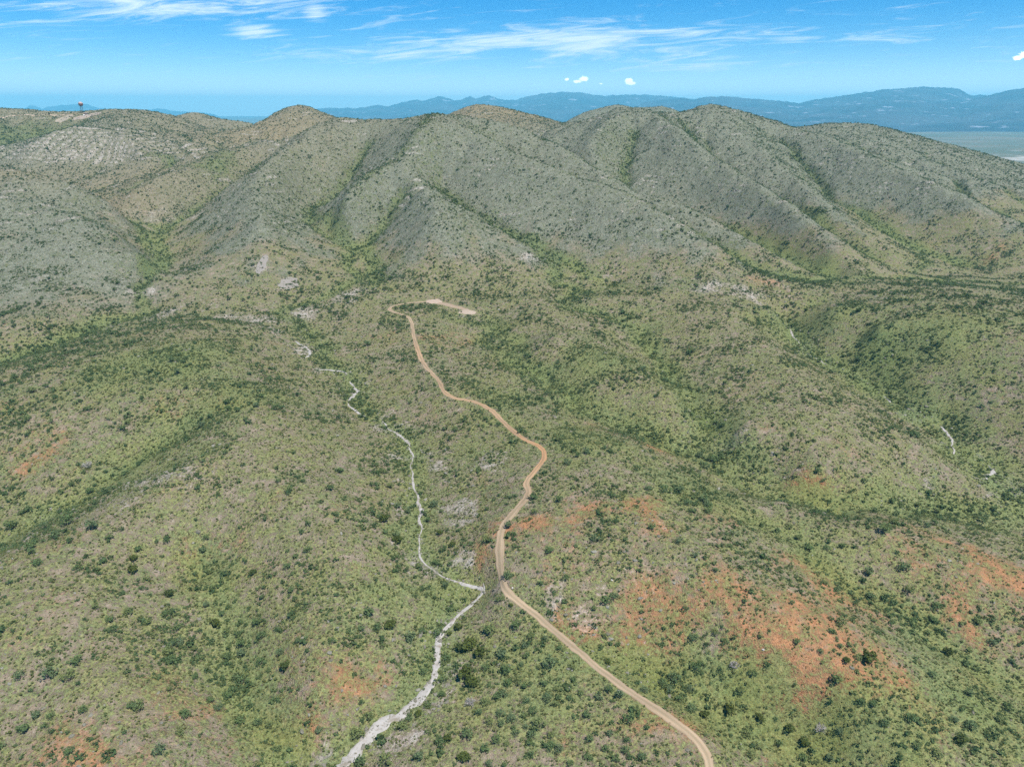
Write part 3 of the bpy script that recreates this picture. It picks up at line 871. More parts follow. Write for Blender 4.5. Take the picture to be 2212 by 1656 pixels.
def ribbon_material(name, c_a, c_b, attr=False):
    m_, nt, b, o = new_mat(name)
    geo = nt.add('ShaderNodeNewGeometry')
    P = geo.outputs['Position']
    nB = nt.noise(P, 0.35, 4, 0.6)
    nC = nt.noise(P, 2.2, 3, 0.6)
    col = nt.mix(nt.smooth(nB, 0.3, 0.7), c_a, c_b)
    if attr:
        vc = nt.add('ShaderNodeVertexColor', layer_name='tone')
        col = nt.mix(0.75, col, vc.outputs['Color'])
    col = nt.mix(nt.math('MULTIPLY', nt.smooth(nC, 0.5, 0.8), 0.35), col, nt.mix(0.5, col, (0.16, 0.13, 0.10)))
    nt.l.new(col, b.inputs['Base Color'])
    bump = nt.add('ShaderNodeBump')
    bump.inputs['Strength'].default_value = 0.6
    bump.inputs['Distance'].default_value = 0.2
    nt.l.new(nC, bump.inputs['Height'])
    nt.l.new(bump.outputs[0], b.inputs['Normal'])
    return m_


M_TRACK = ribbon_material('track_dirt', (0.238, 0.185, 0.125), (0.277, 0.218, 0.158), True)
M_SAND = ribbon_material('wash_gravel', (0.249, 0.234, 0.213), (0.317, 0.300, 0.282))
_n = NT(M_SAND.node_tree)
_b = [q for q in M_SAND.node_tree.nodes if q.type == 'BSDF_PRINCIPLED'][0]
_src = _b.inputs['Base Color'].links[0].from_socket
_geo = _n.add('ShaderNodeNewGeometry')
_m1 = _n.smooth(_n.noise(_geo.outputs['Position'], 0.42, 4, 0.65), 0.50, 0.64)
_n.l.new(_n.mix(_n.math('MULTIPLY', _m1, 0.62), _src, (0.15, 0.125, 0.085)), _b.inputs['Base Color'])
M_PAD = ribbon_material('pad_dirt', (0.277, 0.224, 0.165), (0.310, 0.244, 0.191), True)


def leaf_material(name, a, b_, c, use_instancer):
    m_, nt, b, o = new_mat(name)
    if use_instancer:
        at = nt.add('ShaderNodeAttribute', attribute_type='INSTANCER', attribute_name='tint')
        f = at.outputs['Fac']
    else:
        oi = nt.add('ShaderNodeObjectInfo')
        f = oi.outputs['Random']
    geo = nt.add('ShaderNodeNewGeometry')
    f2 = geo.outputs['Random Per Island']
    col = nt.mix(nt.smooth(f, 0.0, 0.55), a, b_)
    col = nt.mix(nt.smooth(f, 0.55, 1.0), col, c)
    col = nt.mix(nt.math('MULTIPLY', f2, 0.5), col, nt.mix(0.5, col, (0.20, 0.22, 0.08)))
    nt.l.new(col, b.inputs['Base Color'])
    tr = nt.add('ShaderNodeBsdfTranslucent')
    nt.l.new(col, tr.inputs['Color'])
    mx = nt.add('ShaderNodeMixShader')
    mx.inputs[0].default_value = 0.42
    nt.l.new(b.outputs[0], mx.inputs[1])
    nt.l.new(tr.outputs[0], mx.inputs[2])
    nt.l.new(mx.outputs[0], o.inputs['Surface'])
    return m_


def plain_mat(name, col, rough=0.8):
    m_, nt, b, o = new_mat(name)
    geo = nt.add('ShaderNodeNewGeometry')
    nz = nt.noise(geo.outputs['Position'], 1.3, 3, 0.6)
    nt.l.new(nt.mix(nt.smooth(nz, 0.3, 0.7), tuple(v * 0.82 for v in col), tuple(min(1, v * 1.12) for v in col)), b.inputs['Base Color'])
    b.inputs['Roughness'].default_value = rough
    return m_


MESQ = ((0.118, 0.165, 0.086), (0.104, 0.160, 0.062), (0.168, 0.200, 0.076))
DARK = ((0.057, 0.081, 0.024), (0.072, 0.097, 0.022), (0.085, 0.106, 0.026))
M_MESQ = leaf_material('mesquite_leaf', *MESQ, False)
M_DARK = leaf_material('evergreen_leaf', *DARK, False)
M_SCRUB = leaf_material('scrub_leaf', (0.053, 0.094, 0.039), (0.098, 0.145, 0.060), (0.146, 0.175, 0.067), True)
M_TUFT = leaf_material('grass_blade', (0.077, 0.108, 0.040), (0.112, 0.132, 0.048), (0.167, 0.156, 0.075), True)
M_BARK = plain_mat('grey_bark', (0.12, 0.10, 0.08))
M_TWIG = plain_mat('bare_twig', (0.30, 0.27, 0.25))
M_STEEL = plain_mat('lattice_steel', (0.10, 0.10, 0.11), 0.6)
M_DOME_LIT = plain_mat('radome_pale_sunlit', (0.36, 0.27, 0.25), 0.5)
M_DOME_SHADED = plain_mat('radome_orange_shaded', (0.20, 0.11, 0.09), 0.5)
M_HUT = plain_mat('hut_wall', (0.14, 0.085, 0.065))
M_ROOF = plain_mat('hut_roof', (0.22, 0.17, 0.15))
M_WHITE = plain_mat('white_paint', (0.60, 0.59, 0.57), 0.5)
M_PEBBLE = leaf_material('strewn_stone', (0.20, 0.18, 0.15), (0.27, 0.25, 0.215), (0.36, 0.34, 0.30), True)
M_STONE = plain_mat('pale_stone', (0.36, 0.335, 0.30))

# =====================================================================
# ground sheet, track, washes
# =====================================================================
P = np.stack([TX, TY, TZ], -1)
g = grid_mesh('ground', P[:, ::-1], M_GROUND)
color_attr(g.data, 'cover', cov[:, ::-1].reshape(-1, 4))
color_attr(g.data, 'cover_far', cov2[:, ::-1].reshape(-1, 4))
tag(g, kind='structure')


def spline(P2, step):
    """Catmull-Rom through points, resampled evenly"""
    P2 = np.asarray(P2, float)[:, :2]
    Q = np.vstack([2 * P2[0] - P2[1], P2, 2 * P2[-1] - P2[-2]])
    o = []
    for i in range(1, len(Q) - 2):
        p0, p1, p2, p3 = Q[i - 1:i + 3]
        L = np.hypot(*(p2 - p1))
        k = max(2, int(L / (step * 0.5)))
        t = (np.arange(k) / k)[:, None]
        o.append(0.5 * (2 * p1 + (p2 - p0) * t + (2 * p0 - 5 * p1 + 4 * p2 - p3) * t ** 2 + (3 * p1 - p0 - 3 * p2 + p3) * t ** 3))
    o = np.vstack(o + [P2[-1:]])
    s = np.r_[0, np.cumsum(np.hypot(*np.diff(o, axis=0).T))]
    k = np.arange(0, s[-1], step)
    return np.stack([np.interp(k, s, o[:, 0]), np.interp(k, s, o[:, 1])], 1), k


def ribbon(name, pts, mat, width, step, across, lift, wob, seed, tone=None, ends=True):
    rag = 0.85 if name == 'sandy_wash' else 0.28
    c, s = spline(pts, step)
    c = c + wob * np.stack([perlin(s / 9.0, s * 0 + 3.3, seed), perlin(s / 9.0, s * 0 + 8.3, seed + 1)], 1)
    tg = np.gradient(c, axis=0)
    tg /= np.hypot(tg[:, 0], tg[:, 1])[:, None] + 1e-9
    nrm = np.stack([tg[:, 1], -tg[:, 0]], 1)
    w = np.array([width(k / s[-1], k) for k in s])
    wl = w * (1 + rag * perlin(s / 2.3, s * 0 + 1.5, seed + 2) + 0.22 * perlin(s / 7.0, s * 0 + 4.5, seed + 3))
    wr = w * (1 + rag * perlin(s / 2.3, s * 0 + 21.5, seed + 4) + 0.22 * perlin(s / 7.0, s * 0 + 14.5, seed + 5))
    if ends:
        f = np.clip(np.minimum(s, s[-1] - s) / 5.0, 0.05, 1) ** 0.5
        wl, wr = wl * f, wr * f
    rows = []
    for a in across:
        half = np.where(a < 0, wl, wr) * 0.5
        xy = c + nrm * (a * half)[:, None]
        z = ground(xy[:, 0], xy[:, 1]) + np.interp(a, across, lift)
        rows.append(np.stack([xy[:, 0], xy[:, 1], z], 1))
    Pm = np.stack(rows, 1)
    o = grid_mesh(name, Pm, mat)
    if tone is not None:
        col = np.array([[(*tone(k / s[-1], a), 1) for a in across] for k in s])
        color_attr(o.data, 'tone', col)
    tag(o, kind='structure')
    return o, c


def track_tone(t, a):
    # orange stretch in the middle, pale tan elsewhere; a greener strip between the ruts
    o = math.exp(-((t - 0.375) / 0.055) ** 2) + 0.5 * math.exp(-((t - 0.52) / 0.10) ** 2) + 0.45 * math.exp(-((t - 0.72) / 0.06) ** 2)
    o = min(1, o)
    tan = np.array((0.240, 0.178, 0.115)); org = np.array((0.275, 0.142, 0.062))
    c = tan * (1 - o) + org * o
    c = c * (1 + 0.16 * math.sin(t * 61) * math.sin(t * 23 + 1) + 0.10 * math.sin(t * 190 + 3 * a))
    if abs(a) < 0.2:
        c = c * 0.70 + np.array((0.13, 0.13, 0.06)) * 0.22
    elif abs(a) > 0.85:
        c = c * 0.78 + np.array((0.13, 0.12, 0.07)) * 0.22
    elif abs(abs(a) - 0.5) < 0.2:
        c = c * 1.12
    return c


AC_T = [-1.0, -0.86, -0.66, -0.5, -0.34, -0.16, 0.0, 0.16, 0.34, 0.5, 0.66, 0.86, 1.0]
LF_T = [-0.25, 0.16, 0.12, 0.07, 0.12, 0.17, 0.18, 0.17, 0.12, 0.07, 0.12, 0.16, -0.25]
track, track_c = ribbon('dirt_track', LINE_XY['track'], M_TRACK, lambda t, s: 3.1 + 0.4 * math.sin(s / 17.0) - 0.3 * t, 1.2, AC_T, LF_T, 0.35, 301, track_tone)
AC_W = [-1.0, -0.7, -0.35, 0.0, 0.35, 0.7, 1.0]
LF_W = [-0.35, 0.16, 0.22, 0.14, 0.22, 0.16, -0.35]


def wash_w(t, s):
    return 1.1 + 4.4 * max(0, 1 - t * 2.4) + 0.45 * math.sin(s / 11.0) + 0.35 * math.sin(s / 4.7 + 1)


wpts = LINE_XY['wash']
wash, wash_c = ribbon('sandy_wash', wpts[:19], M_SAND, wash_w, 1.1, AC_W, LF_W, 1.4, 331)
for k, (i0, i1, ww) in enumerate([(18, 22, 1.3), (22, 25, 1.7), (24, 28, 2.1), (28, 31, 1.6), (31, 34, 2.0)]):
    ribbon('sandy_wash', wpts[i0:i1], M_SAND, lambda t, s, ww=ww: ww + 0.6 * math.sin(s / 5.0), 1.4, AC_W, LF_W, 1.6, 341 + 7 * k)
epts = LINE_XY['wash_east']
for k, (i0, i1, ww) in enumerate([(1, 4, 1.3), (4, 6, 0.9), (7, 9, 1.2), (10, 14, 1.5), (15, 18, 1.6)]):
    ribbon('sandy_wash', epts[i0:i1], M_SAND, lambda t, s, ww=ww: ww + 0.6 * math.sin(s / 5.0), 1.5, AC_W, LF_W, 2.0, 391 + 7 * k)
# side rill that meets the wash below the bend of the track
rill = [pt(r) for r in [(1036, 1290, -9.5), (1046, 1276, -8), (1043, 1262, -7.5)]]
ribbon('sandy_wash', rill, M_SAND, lambda t, s: 0.9, 0.8, AC_W, LF_W, 0.4, 451)


def patch(name, u, v, rx, ry, mat, seed, tone, lift=0.16):
    """a scraped patch of bare earth lying on the ground"""
    cx, cy = seen(u, v)
    rings = []
    n_r, n_a = 7, 40
    for i in range(n_r + 1):
        f = i / n_r
        row = []
        for j in range(n_a + 1):
            th = 2 * math.pi * j / n_a
            k = 1 + 0.28 * float(perlin(np.array([math.cos(th) * 1.6 + seed]), np.array([math.sin(th) * 1.6]), seed)[0])
            x, y = cx + rx * k * f * math.cos(th), cy + ry * k * f * math.sin(th)
            row.append((x, y))
        rings.append(row)
    A_ = np.array(rings)
    z = ground(A_[..., 0], A_[..., 1]) + lift
    z[-1] -= lift + 0.3
    o = grid_mesh(name, np.concatenate([A_, z[..., None]], -1), mat)
    color_attr(o.data, 'tone', np.tile(np.array((*tone, 1.0)), (z.size, 1)))
    return tag(o, kind='structure')


ribbon('dirt_pad', [pt(r) for r in [(932, 652, 15), (955, 655, 15), (985, 662, 15), (1018, 670, 15)]], M_PAD, lambda t, s: 7.5 - 2.0 * t, 1.6, AC_W, [-0.3, 0.12, 0.15, 0.16, 0.15, 0.12, -0.3], 0.8, 471, lambda t, a: (0.23, 0.17, 0.115))
patch('bare_earth', 937, 651, 7.0, 6.0, M_PAD, 5, (0.31, 0.24, 0.185), 0.3)
patch('bare_earth', 1008, 674, 8.0, 4.0, M_PAD, 6, (0.28, 0.225, 0.175), 0.3)
patch('bare_earth', 625, 612, 9.0, 11.0, M_PAD, 8, (0.165, 0.158, 0.145), 0.3)
patch('bare_earth', 566, 570, 4.5, 13.0, M_PAD, 9, (0.16, 0.155, 0.145), 0.3)
hx, hy = seen(172, 246)
ribbon('hill_road', [seen(-20, 251), seen(30, 250), seen(70, 249), seen(120, 249.5), seen(160, 248)], M_TRACK, lambda t, s: 7.0, 5, AC_W, [-0.4, 0.3, 0.4, 0.4, 0.4, 0.3, -0.4], 1.0, 480, lambda t, a: (0.32, 0.25, 0.19))
patch('bare_earth', 190, 250, 32.0, 16.0, M_PAD, 12, (0.26, 0.21, 0.17), 0.5)
patch('bare_earth', 140, 256, 16.0, 22.0, M_PAD, 13, (0.23, 0.20, 0.15), 0.5)

# =====================================================================
# far ranges
# =====================================================================
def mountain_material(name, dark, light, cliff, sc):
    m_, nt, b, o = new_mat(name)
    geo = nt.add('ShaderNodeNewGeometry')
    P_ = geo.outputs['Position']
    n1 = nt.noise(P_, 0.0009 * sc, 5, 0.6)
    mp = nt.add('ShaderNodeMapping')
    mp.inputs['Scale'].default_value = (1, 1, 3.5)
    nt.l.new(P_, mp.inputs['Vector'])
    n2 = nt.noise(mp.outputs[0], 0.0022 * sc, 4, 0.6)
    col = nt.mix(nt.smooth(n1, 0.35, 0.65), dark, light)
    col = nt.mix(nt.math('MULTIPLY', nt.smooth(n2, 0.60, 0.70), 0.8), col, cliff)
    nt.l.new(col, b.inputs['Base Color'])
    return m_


M_RANGE = mountain_material('far_range_hazed_rock', (0.015, 0.027, 0.037), (0.051, 0.058, 0.069), (0.270, 0.286, 0.350), 1.0)  # bluish: some of the distance haze is put into the rock colours


def mountain(name, prof, dist, front, back, foot_drop, seed, wl, cols=260, rows=90, amp=0.72):
    prof = np.array(prof, float)
    u = np.linspace(prof[0, 0], prof[-1, 0], cols)
    v = np.interp(u, prof[:, 0], prof[:, 1])
    s = u
    v = v + 1.5 * perlin(s / 14.0, s * 0 + 2.2, seed) + 0.9 * perlin(s / 6.0, s * 0 + 7.7, seed + 1)
    aa = np.array([ray(a, b) for a, b in zip(u, v)])
    t = np.r_[np.linspace(-1, 0, rows - 30, endpoint=False), np.linspace(0, 1, 30)]
    Y = dist + np.where(t < 0, t * front, t * back)
    crest = CAM_Z + aa[:, 1] * dist
    X = aa[None, :, 0] * Y[:, None]
    YY = np.repeat(Y[:, None], cols, 1)
    sh = np.where(t < 0, 1 + t, 1 - t)[:, None]
    zfoot = PLAIN_Z - foot_drop
    edge = sstep(np.arange(cols), 0, cols * 0.06) * sstep(np.arange(cols)[::-1], 0, cols * 0.06)
    rid = ridged(X, YY, wl, 5, seed + 5, 0.55) * 0.5 + 0.5
    prof_sh = sh ** 1.15
    env = np.clip(4 * sh * (1 - sh), 0, 1)
    hgt = (crest - zfoot)[None] * (prof_sh * (1 - amp * env) + amp * env * rid * sh ** 0.6)
    Zm = zfoot + hgt * (0.15 + 0.85 * edge[None])
    # nothing in front may stand above the skyline surveyed for the crest
    lim = CAM_Z + (crest - CAM_Z)[None] / dist * YY
    Zm = np.where((t < 0)[:, None], np.minimum(Zm, lim - 25 * (1 - sh)), Zm)
    o = grid_mesh(name, np.stack([X, YY, Zm], -1), M_RANGE)
    return tag(o, kind='structure')


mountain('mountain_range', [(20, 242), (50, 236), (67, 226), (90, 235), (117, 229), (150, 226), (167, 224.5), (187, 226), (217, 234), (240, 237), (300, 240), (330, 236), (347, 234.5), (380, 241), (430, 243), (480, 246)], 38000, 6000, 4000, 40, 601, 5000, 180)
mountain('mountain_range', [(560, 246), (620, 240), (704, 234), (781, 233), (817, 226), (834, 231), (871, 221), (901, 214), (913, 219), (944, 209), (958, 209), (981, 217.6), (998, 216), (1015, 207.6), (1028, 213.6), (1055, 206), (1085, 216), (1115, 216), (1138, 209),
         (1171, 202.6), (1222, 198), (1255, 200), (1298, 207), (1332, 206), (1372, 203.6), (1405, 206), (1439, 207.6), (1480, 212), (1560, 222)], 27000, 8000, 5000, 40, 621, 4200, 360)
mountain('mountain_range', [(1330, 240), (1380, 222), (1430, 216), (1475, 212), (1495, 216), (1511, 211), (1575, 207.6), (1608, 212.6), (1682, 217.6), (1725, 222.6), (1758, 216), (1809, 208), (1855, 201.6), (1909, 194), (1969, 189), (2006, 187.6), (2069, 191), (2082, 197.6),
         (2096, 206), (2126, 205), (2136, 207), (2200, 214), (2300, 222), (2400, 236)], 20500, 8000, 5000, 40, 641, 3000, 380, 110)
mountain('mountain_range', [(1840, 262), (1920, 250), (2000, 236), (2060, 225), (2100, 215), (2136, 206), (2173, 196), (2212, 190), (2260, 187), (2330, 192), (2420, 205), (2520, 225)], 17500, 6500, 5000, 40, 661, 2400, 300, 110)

# =====================================================================
# the radar ball on its lattice tower, and the huts beside it
# =====================================================================
def empty(name, loc, rz=0.0):
    o = bpy.data.objects.new(name, None)
    o.empty_display_size = 0.5
    o.location = loc
    o.rotation_euler = (0, 0, rz)
    C.objects.link(o)
    return o


def bar(vs_, fs_, a, b, r, sides=6, r2=None):
    a, b = np.array(a, float), np.array(b, float)
    d = b - a
    L = np.linalg.norm(d)
    d /= L
    up = np.array((0, 0, 1.0)) if abs(d[2]) < 0.9 else np.array((1.0, 0, 0))
    x = np.cross(d, up); x /= np.linalg.norm(x)
    y = np.cross(d, x)
    i0 = len(vs_)
    r2 = r if r2 is None else r2
    for c, rad in ((a, r), (b, r2)):
        for k in range(sides):
            t = 2 * math.pi * k / sides
            vs_.append(tuple(c + rad * (math.cos(t) * x + math.sin(t) * y)))
    for k in range(sides):
        fs_.append([i0 + k, i0 + (k + 1) % sides, i0 + sides + (k + 1) % sides, i0 + sides + k])
    fs_.append([i0 + k for k in range(sides)][::-1])
    fs_.append([i0 + sides + k for k in range(sides)])


def box_mesh(sx, sy, z0, z1, cx=0, cy=0):
    v = [(cx + a * sx / 2, cy + b * sy / 2, z) for z in (z0, z1) for a, b in ((-1, -1), (1, -1), (1, 1), (-1, 1))]
    f = [[3, 2, 1, 0], [4, 5, 6, 7], [0, 1, 5, 4], [1, 2, 6, 5], [2, 3, 7, 6], [3, 0, 4, 7]]
    return v, f


tx, ty = seen(178, 243.5)
tz = float(ground(np.array([tx]), np.array([ty]))[0])
_, b_ball = ray(178, 224.5)
ball_z = CAM_Z + b_ball * ty - tz
tower = empty('radar_tower', (tx, ty, tz - 0.5), 0.3)
tag(tower, 'orange and white ball shaped radar dome on a dark lattice tower on the left skyline', 'radar tower')
BR = 4.7
leg_top = ball_z - BR * 0.82
corners = [(-1, -1), (1, -1), (1, 1), (-1, 1)]
for cx_, cy_ in corners:
    vv, ff = [], []
    bar(vv, ff, (cx_ * 2.6, cy_ * 2.6, -2), (cx_ * 1.6, cy_ * 1.6, leg_top), 0.17)
    mesh_obj('leg', vv, ff, M_STEEL, tower)
levels = [0.0, 0.25, 0.5, 0.75, 1.0]
for i in range(4):
    for k in range(4):
        a, b = corners[k], corners[(k + 1) % 4]
        w0 = 2.6 + (1.6 - 2.6) * levels[i]; w1 = 2.6 + (1.6 - 2.6) * levels[i + 1]
        z0, z1 = leg_top * levels[i], leg_top * levels[i + 1]
        vv, ff = [], []
        bar(vv, ff, (a[0] * w0, a[1] * w0, z0), (b[0] * w1, b[1] * w1, z1), 0.11)
        mesh_obj('brace', vv, ff, M_STEEL, tower)
        vv, ff = [], []
        bar(vv, ff, (a[0] * w1, a[1] * w1, z1), (b[0] * w1, b[1] * w1, z1), 0.11)
        mesh_obj('strut', vv, ff, M_STEEL, tower)
vv, ff = [], []
bar(vv, ff, (0, 0, leg_top), (0, 0, leg_top + 0.6), 2.4, 16)
mesh_obj('platform', vv, ff, M_STEEL, tower)
for k in range(10):
    vv, ff = [], []
    t = 2 * math.pi * k / 10
    bar(vv, ff, (2.3 * math.cos(t), 2.3 * math.sin(t), leg_top + 0.6), (2.3 * math.cos(t), 2.3 * math.sin(t), leg_top + 1.7), 0.06)
    mesh_obj('railing_post', vv, ff, M_STEEL, tower)
# dome: sunlit top painted into pale cap, shade into orange bowl, with facet seams
def sphere_part(t0, t1, nt_, nu, rad):
    v, f = [], []
    for i in range(nt_ + 1):
        th = t0 + (t1 - t0) * i / nt_
        for j in range(nu):
            ph = 2 * math.pi * j / nu
            v.append((rad * math.sin(th) * math.cos(ph), rad * math.sin(th) * math.sin(ph), rad * math.cos(th)))
    for i in range(nt_):
        for j in range(nu):
            f.append([i * nu + j, (i + 1) * nu + j, (i + 1) * nu + (j + 1) % nu, i * nu + (j + 1) % nu])
    return v, f


v_, f_ = sphere_part(0.001, R(66), 8, 28, BR)
cap = mesh_obj('dome_cap', v_, f_, M_DOME_LIT, tower, True)
cap.location = (0, 0, ball_z)
v_, f_ = sphere_part(R(66), R(150), 10, 28, BR)
bowl = mesh_obj('dome_bowl', v_, f_, M_DOME_SHADED, tower, True)
bowl.location = (0, 0, ball_z)
v_, f_ = sphere_part(R(65), R(67), 1, 28, BR + 0.06)
seam = mesh_obj('dome_seam', v_, f_, M_STEEL, tower, True)
seam.location = (0, 0, ball_z)


def hut(name, u, v, sx, sy, h, wall, roofm, label, cat):
    x, y = seen(u, v)
    z = float(ground(np.array([x]), np.array([y]))[0])
    e = empty(name, (x, y, z - 0.3), 0.15)
    tag(e, label, cat)
    mesh_obj('wall', *box_mesh(sx, sy, -1.0, h), wall, e)
    hv = [(-sx / 2 - .4, -sy / 2 - .4, h), (sx / 2 + .4, -sy / 2 - .4, h), (sx / 2 + .4, sy / 2 + .4, h), (-sx / 2 - .4, sy / 2 + .4, h), (-sx / 2 - .4, 0, h + 1.1), (sx / 2 + .4, 0, h + 1.1)]
    mesh_obj('roof', hv, [[3, 2, 1, 0], [0, 1, 5, 4], [2, 3, 4, 5], [1, 2, 5], [3, 0, 4]], roofm, e)
    mesh_obj('door', *box_mesh(1.0, 0.1, 0.0, 2.0, sx * 0.2, -sy / 2 - 0.04), M_STEEL, e)
    return e


hut('equipment_hut', 186, 247.6, 7.5, 4.5, 2.8, M_HUT, M_ROOF, 'small dark brown hut on the dirt pad below the radar tower', 'hut')
hut('equipment_shelter', 182, 250.6, 2.6, 2.2, 2.0, M_WHITE, M_WHITE, 'tiny white shelter just in front of the brown hut', 'shelter')

# =====================================================================
# bushes
# =====================================================================
rng = np.random.default_rng(7)


def crown(n_leaf, rx, rz, leaf, seed, lobes=7, z0=0.35, hollow=0.45):
    """leaf-sized faces spread through a few lobes of an uneven crown"""
    r = np.random.default_rng(seed)
    v, f = [], []
    lb = []
    for k in range(lobes):
        t = 2 * math.pi * (k + r.random() * 0.8) / lobes
        d = r.uniform(0.25, 0.68) if k else 0.0
        lb.append((d * rx * 1.15 * math.cos(t), d * rx * 1.15 * math.sin(t), rz * r.uniform(0.30, 0.72) + z0, rx * r.uniform(0.26, 0.56), rz * r.uniform(0.24, 0.45)))
    for i in range(n_leaf):
        c = lb[i % lobes]
        d = r.normal(size=3); d /= np.linalg.norm(d)
        k = r.uniform(hollow, 1.0) ** 0.6 * r.uniform(0.85, 1.12)
        p = np.array((c[0] + d[0] * c[3] * k, c[1] + d[1] * c[3] * k, max(0.08, c[2] + d[2] * c[4] * k)))
        nrm = d * 0.9 + r.normal(size=3) * 0.55 + np.array((0, 0, 0.35)); nrm /= np.linalg.norm(nrm)
        a = np.cross(nrm, r.normal(size=3)); a /= np.linalg.norm(a)
        b = np.cross(nrm, a)
        s = leaf * r.uniform(0.6, 1.35)
        i0 = len(v)
        s2 = s * r.uniform(0.55, 1.0)
        v += [tuple(p + a * s), tuple(p + b * s2 * 0.9), tuple(p - a * s * 0.9), tuple(p - b * s2)]
        f.append([i0, i0 + 1, i0 + 2, i0 + 3])
    return v, f


def stems(n_, h, spread, r0, seed):
    r = np.random.default_rng(seed)
    v, f = [], []
    for k in range(n_):
        t = 2 * math.pi * (k + r.random() * 0.7) / n_
        mid = (spread * 0.3 * math.cos(t), spread * 0.3 * math.sin(t), h * 0.45)
        end = (spread * math.cos(t), spread * math.sin(t), h)
        bar(v, f, (0.06 * math.cos(t), 0.06 * math.sin(t), -0.15), mid, r0, 5, r0 * 0.7)
        bar(v, f, mid, end, r0 * 0.7, 5, r0 * 0.3)
    return v, f


def bush_meshes(prefix, mat, n_var, n_leaf, rx, rz, leaf, seed, lobes=7):
    out_ = []
    for k in range(n_var):
        cv, cf = crown(n_leaf, rx, rz, leaf, seed + k, lobes)
        cm = bpy.data.meshes.new('crown'); cm.from_pydata(cv, [], cf); cm.materials.append(mat)
        sv, sf = stems(5, rz * 0.75, rx * 0.5, 0.07, seed + 50 + k)
        sm = bpy.data.meshes.new('stem'); sm.from_pydata(sv, [], sf); sm.materials.append(M_BARK)
        out_.append((cm, sm))
    return out_


# unit bushes: about 1 m in radius, scaled when placed
MES = bush_meshes('mesquite', M_MESQ, 8, 230, 1.0, 1.1, 0.125, 1000, 9)
EVG = bush_meshes('evergreen', M_DARK, 4, 420, 1.0, 1.25, 0.15, 1100, 9)


def crop(x, y, ox, oy):
    return ((ox + x / 2.212) / 1.3562, (oy + y / 2.212) / 1.3562)


near_list = []      # (u, v, size px in the 2212 px picture, kind)
for (x, y, s_, k) in [(960, 765, 95, 0), (1040, 915, 85, 0), (1070, 1015, 80, 0), (1165, 980, 52, 0), (935, 1000, 60, 0), (1355, 975, 90, 0), (1280, 1000, 42, 0), (1200, 930, 42, 0), (1415, 880, 42, 0), (1320, 815, 46, 0), (1190, 860, 52, 0), (1130, 730, 80, 0), (1230, 800, 50, 0),
        (1490, 995, 50, 0), (1315, 1105, 56, 0), (1145, 1090, 62, 0), (1080, 1100, 60, 0), (1190, 1125, 56, 0), (1050, 1175, 62, 0), (1005, 1195, 58, 0), (1225, 1105, 40, 0), (935, 1225, 70, 0), (890, 1290, 66, 0), (1030, 1300, 66, 0), (1100, 1330, 78, 0), (1040, 1365, 56, 0), (960, 1355, 60, 0),
        (1190, 1310, 50, 0), (1240, 1290, 55, 0), (1330, 1200, 64, 0), (1385, 1235, 60, 0), (1280, 1370, 86, 0), (1195, 1380, 50, 0), (1115, 1390, 48, 0), (1200, 1215, 56, 0), (1590, 1310, 62, 0), (1860, 1330, 76, 0), (1920, 1280, 56, 0), (1800, 1180, 70, 0), (1670, 1190, 62, 0), (1740, 1425, 60, 0),
        (1610, 1465, 60, 0), (1555, 1165, 46, 0), (1505, 1075, 46, 0), (1395, 1140, 42, 0), (1010, 1470, 60, 0), (1070, 1495, 50, 0), (1130, 1430, 46, 0), (1230, 1440, 60, 0), (1220, 1490, 55, 0), (1360, 1435, 60, 0), (1350, 1510, 66, 0), (1405, 1530, 66, 0), (1840, 1540, 60, 0), (1950, 1580, 70, 0),
        (1780, 1590, 60, 0), (1710, 1525, 46, 0), (1985, 1390, 50, 0), (1850, 1470, 50, 0), (930, 1530, 62, 0), (820, 1430, 84, 0), (640, 1490, 60, 0), (500, 1580, 80, 0), (285, 1600, 98, 0), (960, 1620, 56, 0), (1060, 1635, 50, 0), (1230, 1560, 50, 0), (1480, 1620, 56, 0), (1600, 1580, 50, 0), (120, 1615, 90, 0),
        (450, 810, 78, 0), (520, 765, 50, 0), (235, 740, 60, 0), (180, 650, 76, 0), (290, 650, 36, 0), (130, 755, 50, 0), (630, 780, 60, 0), (1080, 410, 60, 0), (1290, 455, 50, 0), (1455, 420, 56, 0), (1710, 560, 80, 0), (1085, 85, 62, 0), (940, 175, 62, 0), (560, 45, 50, 0), (1770, 540, 56, 0), (1030, 560, 50, 0),
        (2010, 95, 56, 0), (1640, 170, 66, 0), (1350, 240, 66, 0), (1640, 620, 50, 0), (1700, 790, 46, 0), (1730, 1140, 60, 0), (2130, 1150, 70, 0), (2080, 1100, 60, 0), (2180, 1200, 60, 0), (1960, 1150, 46, 0), (400, 1370, 90, 0), (440, 1330, 60, 0), (560, 1240, 60, 0), (650, 1170, 56, 0), (660, 1080, 50, 0), (690, 940, 56, 0),
        (700, 785, 40, 1), (800, 1045, 100, 1), (845, 1105, 78, 1), (830, 855, 108, 1), (770, 880, 62, 1), (895, 912, 72, 1), (690, 1460, 56, 1), (800, 1585, 76, 1), (280, 45, 64, 1), (365, 180, 58, 1), (1100, 600, 36, 1), (320, 730, 64, 1), (1730, 965, 50, 1), (760, 745, 52, 1), (640, 130, 46, 1), (500, 1300, 50, 1), (720, 205, 44, 1)]:
    near_list.append((*crop(x, y, 1000, 1500), s_ / 2.212 / 1.3562, k))
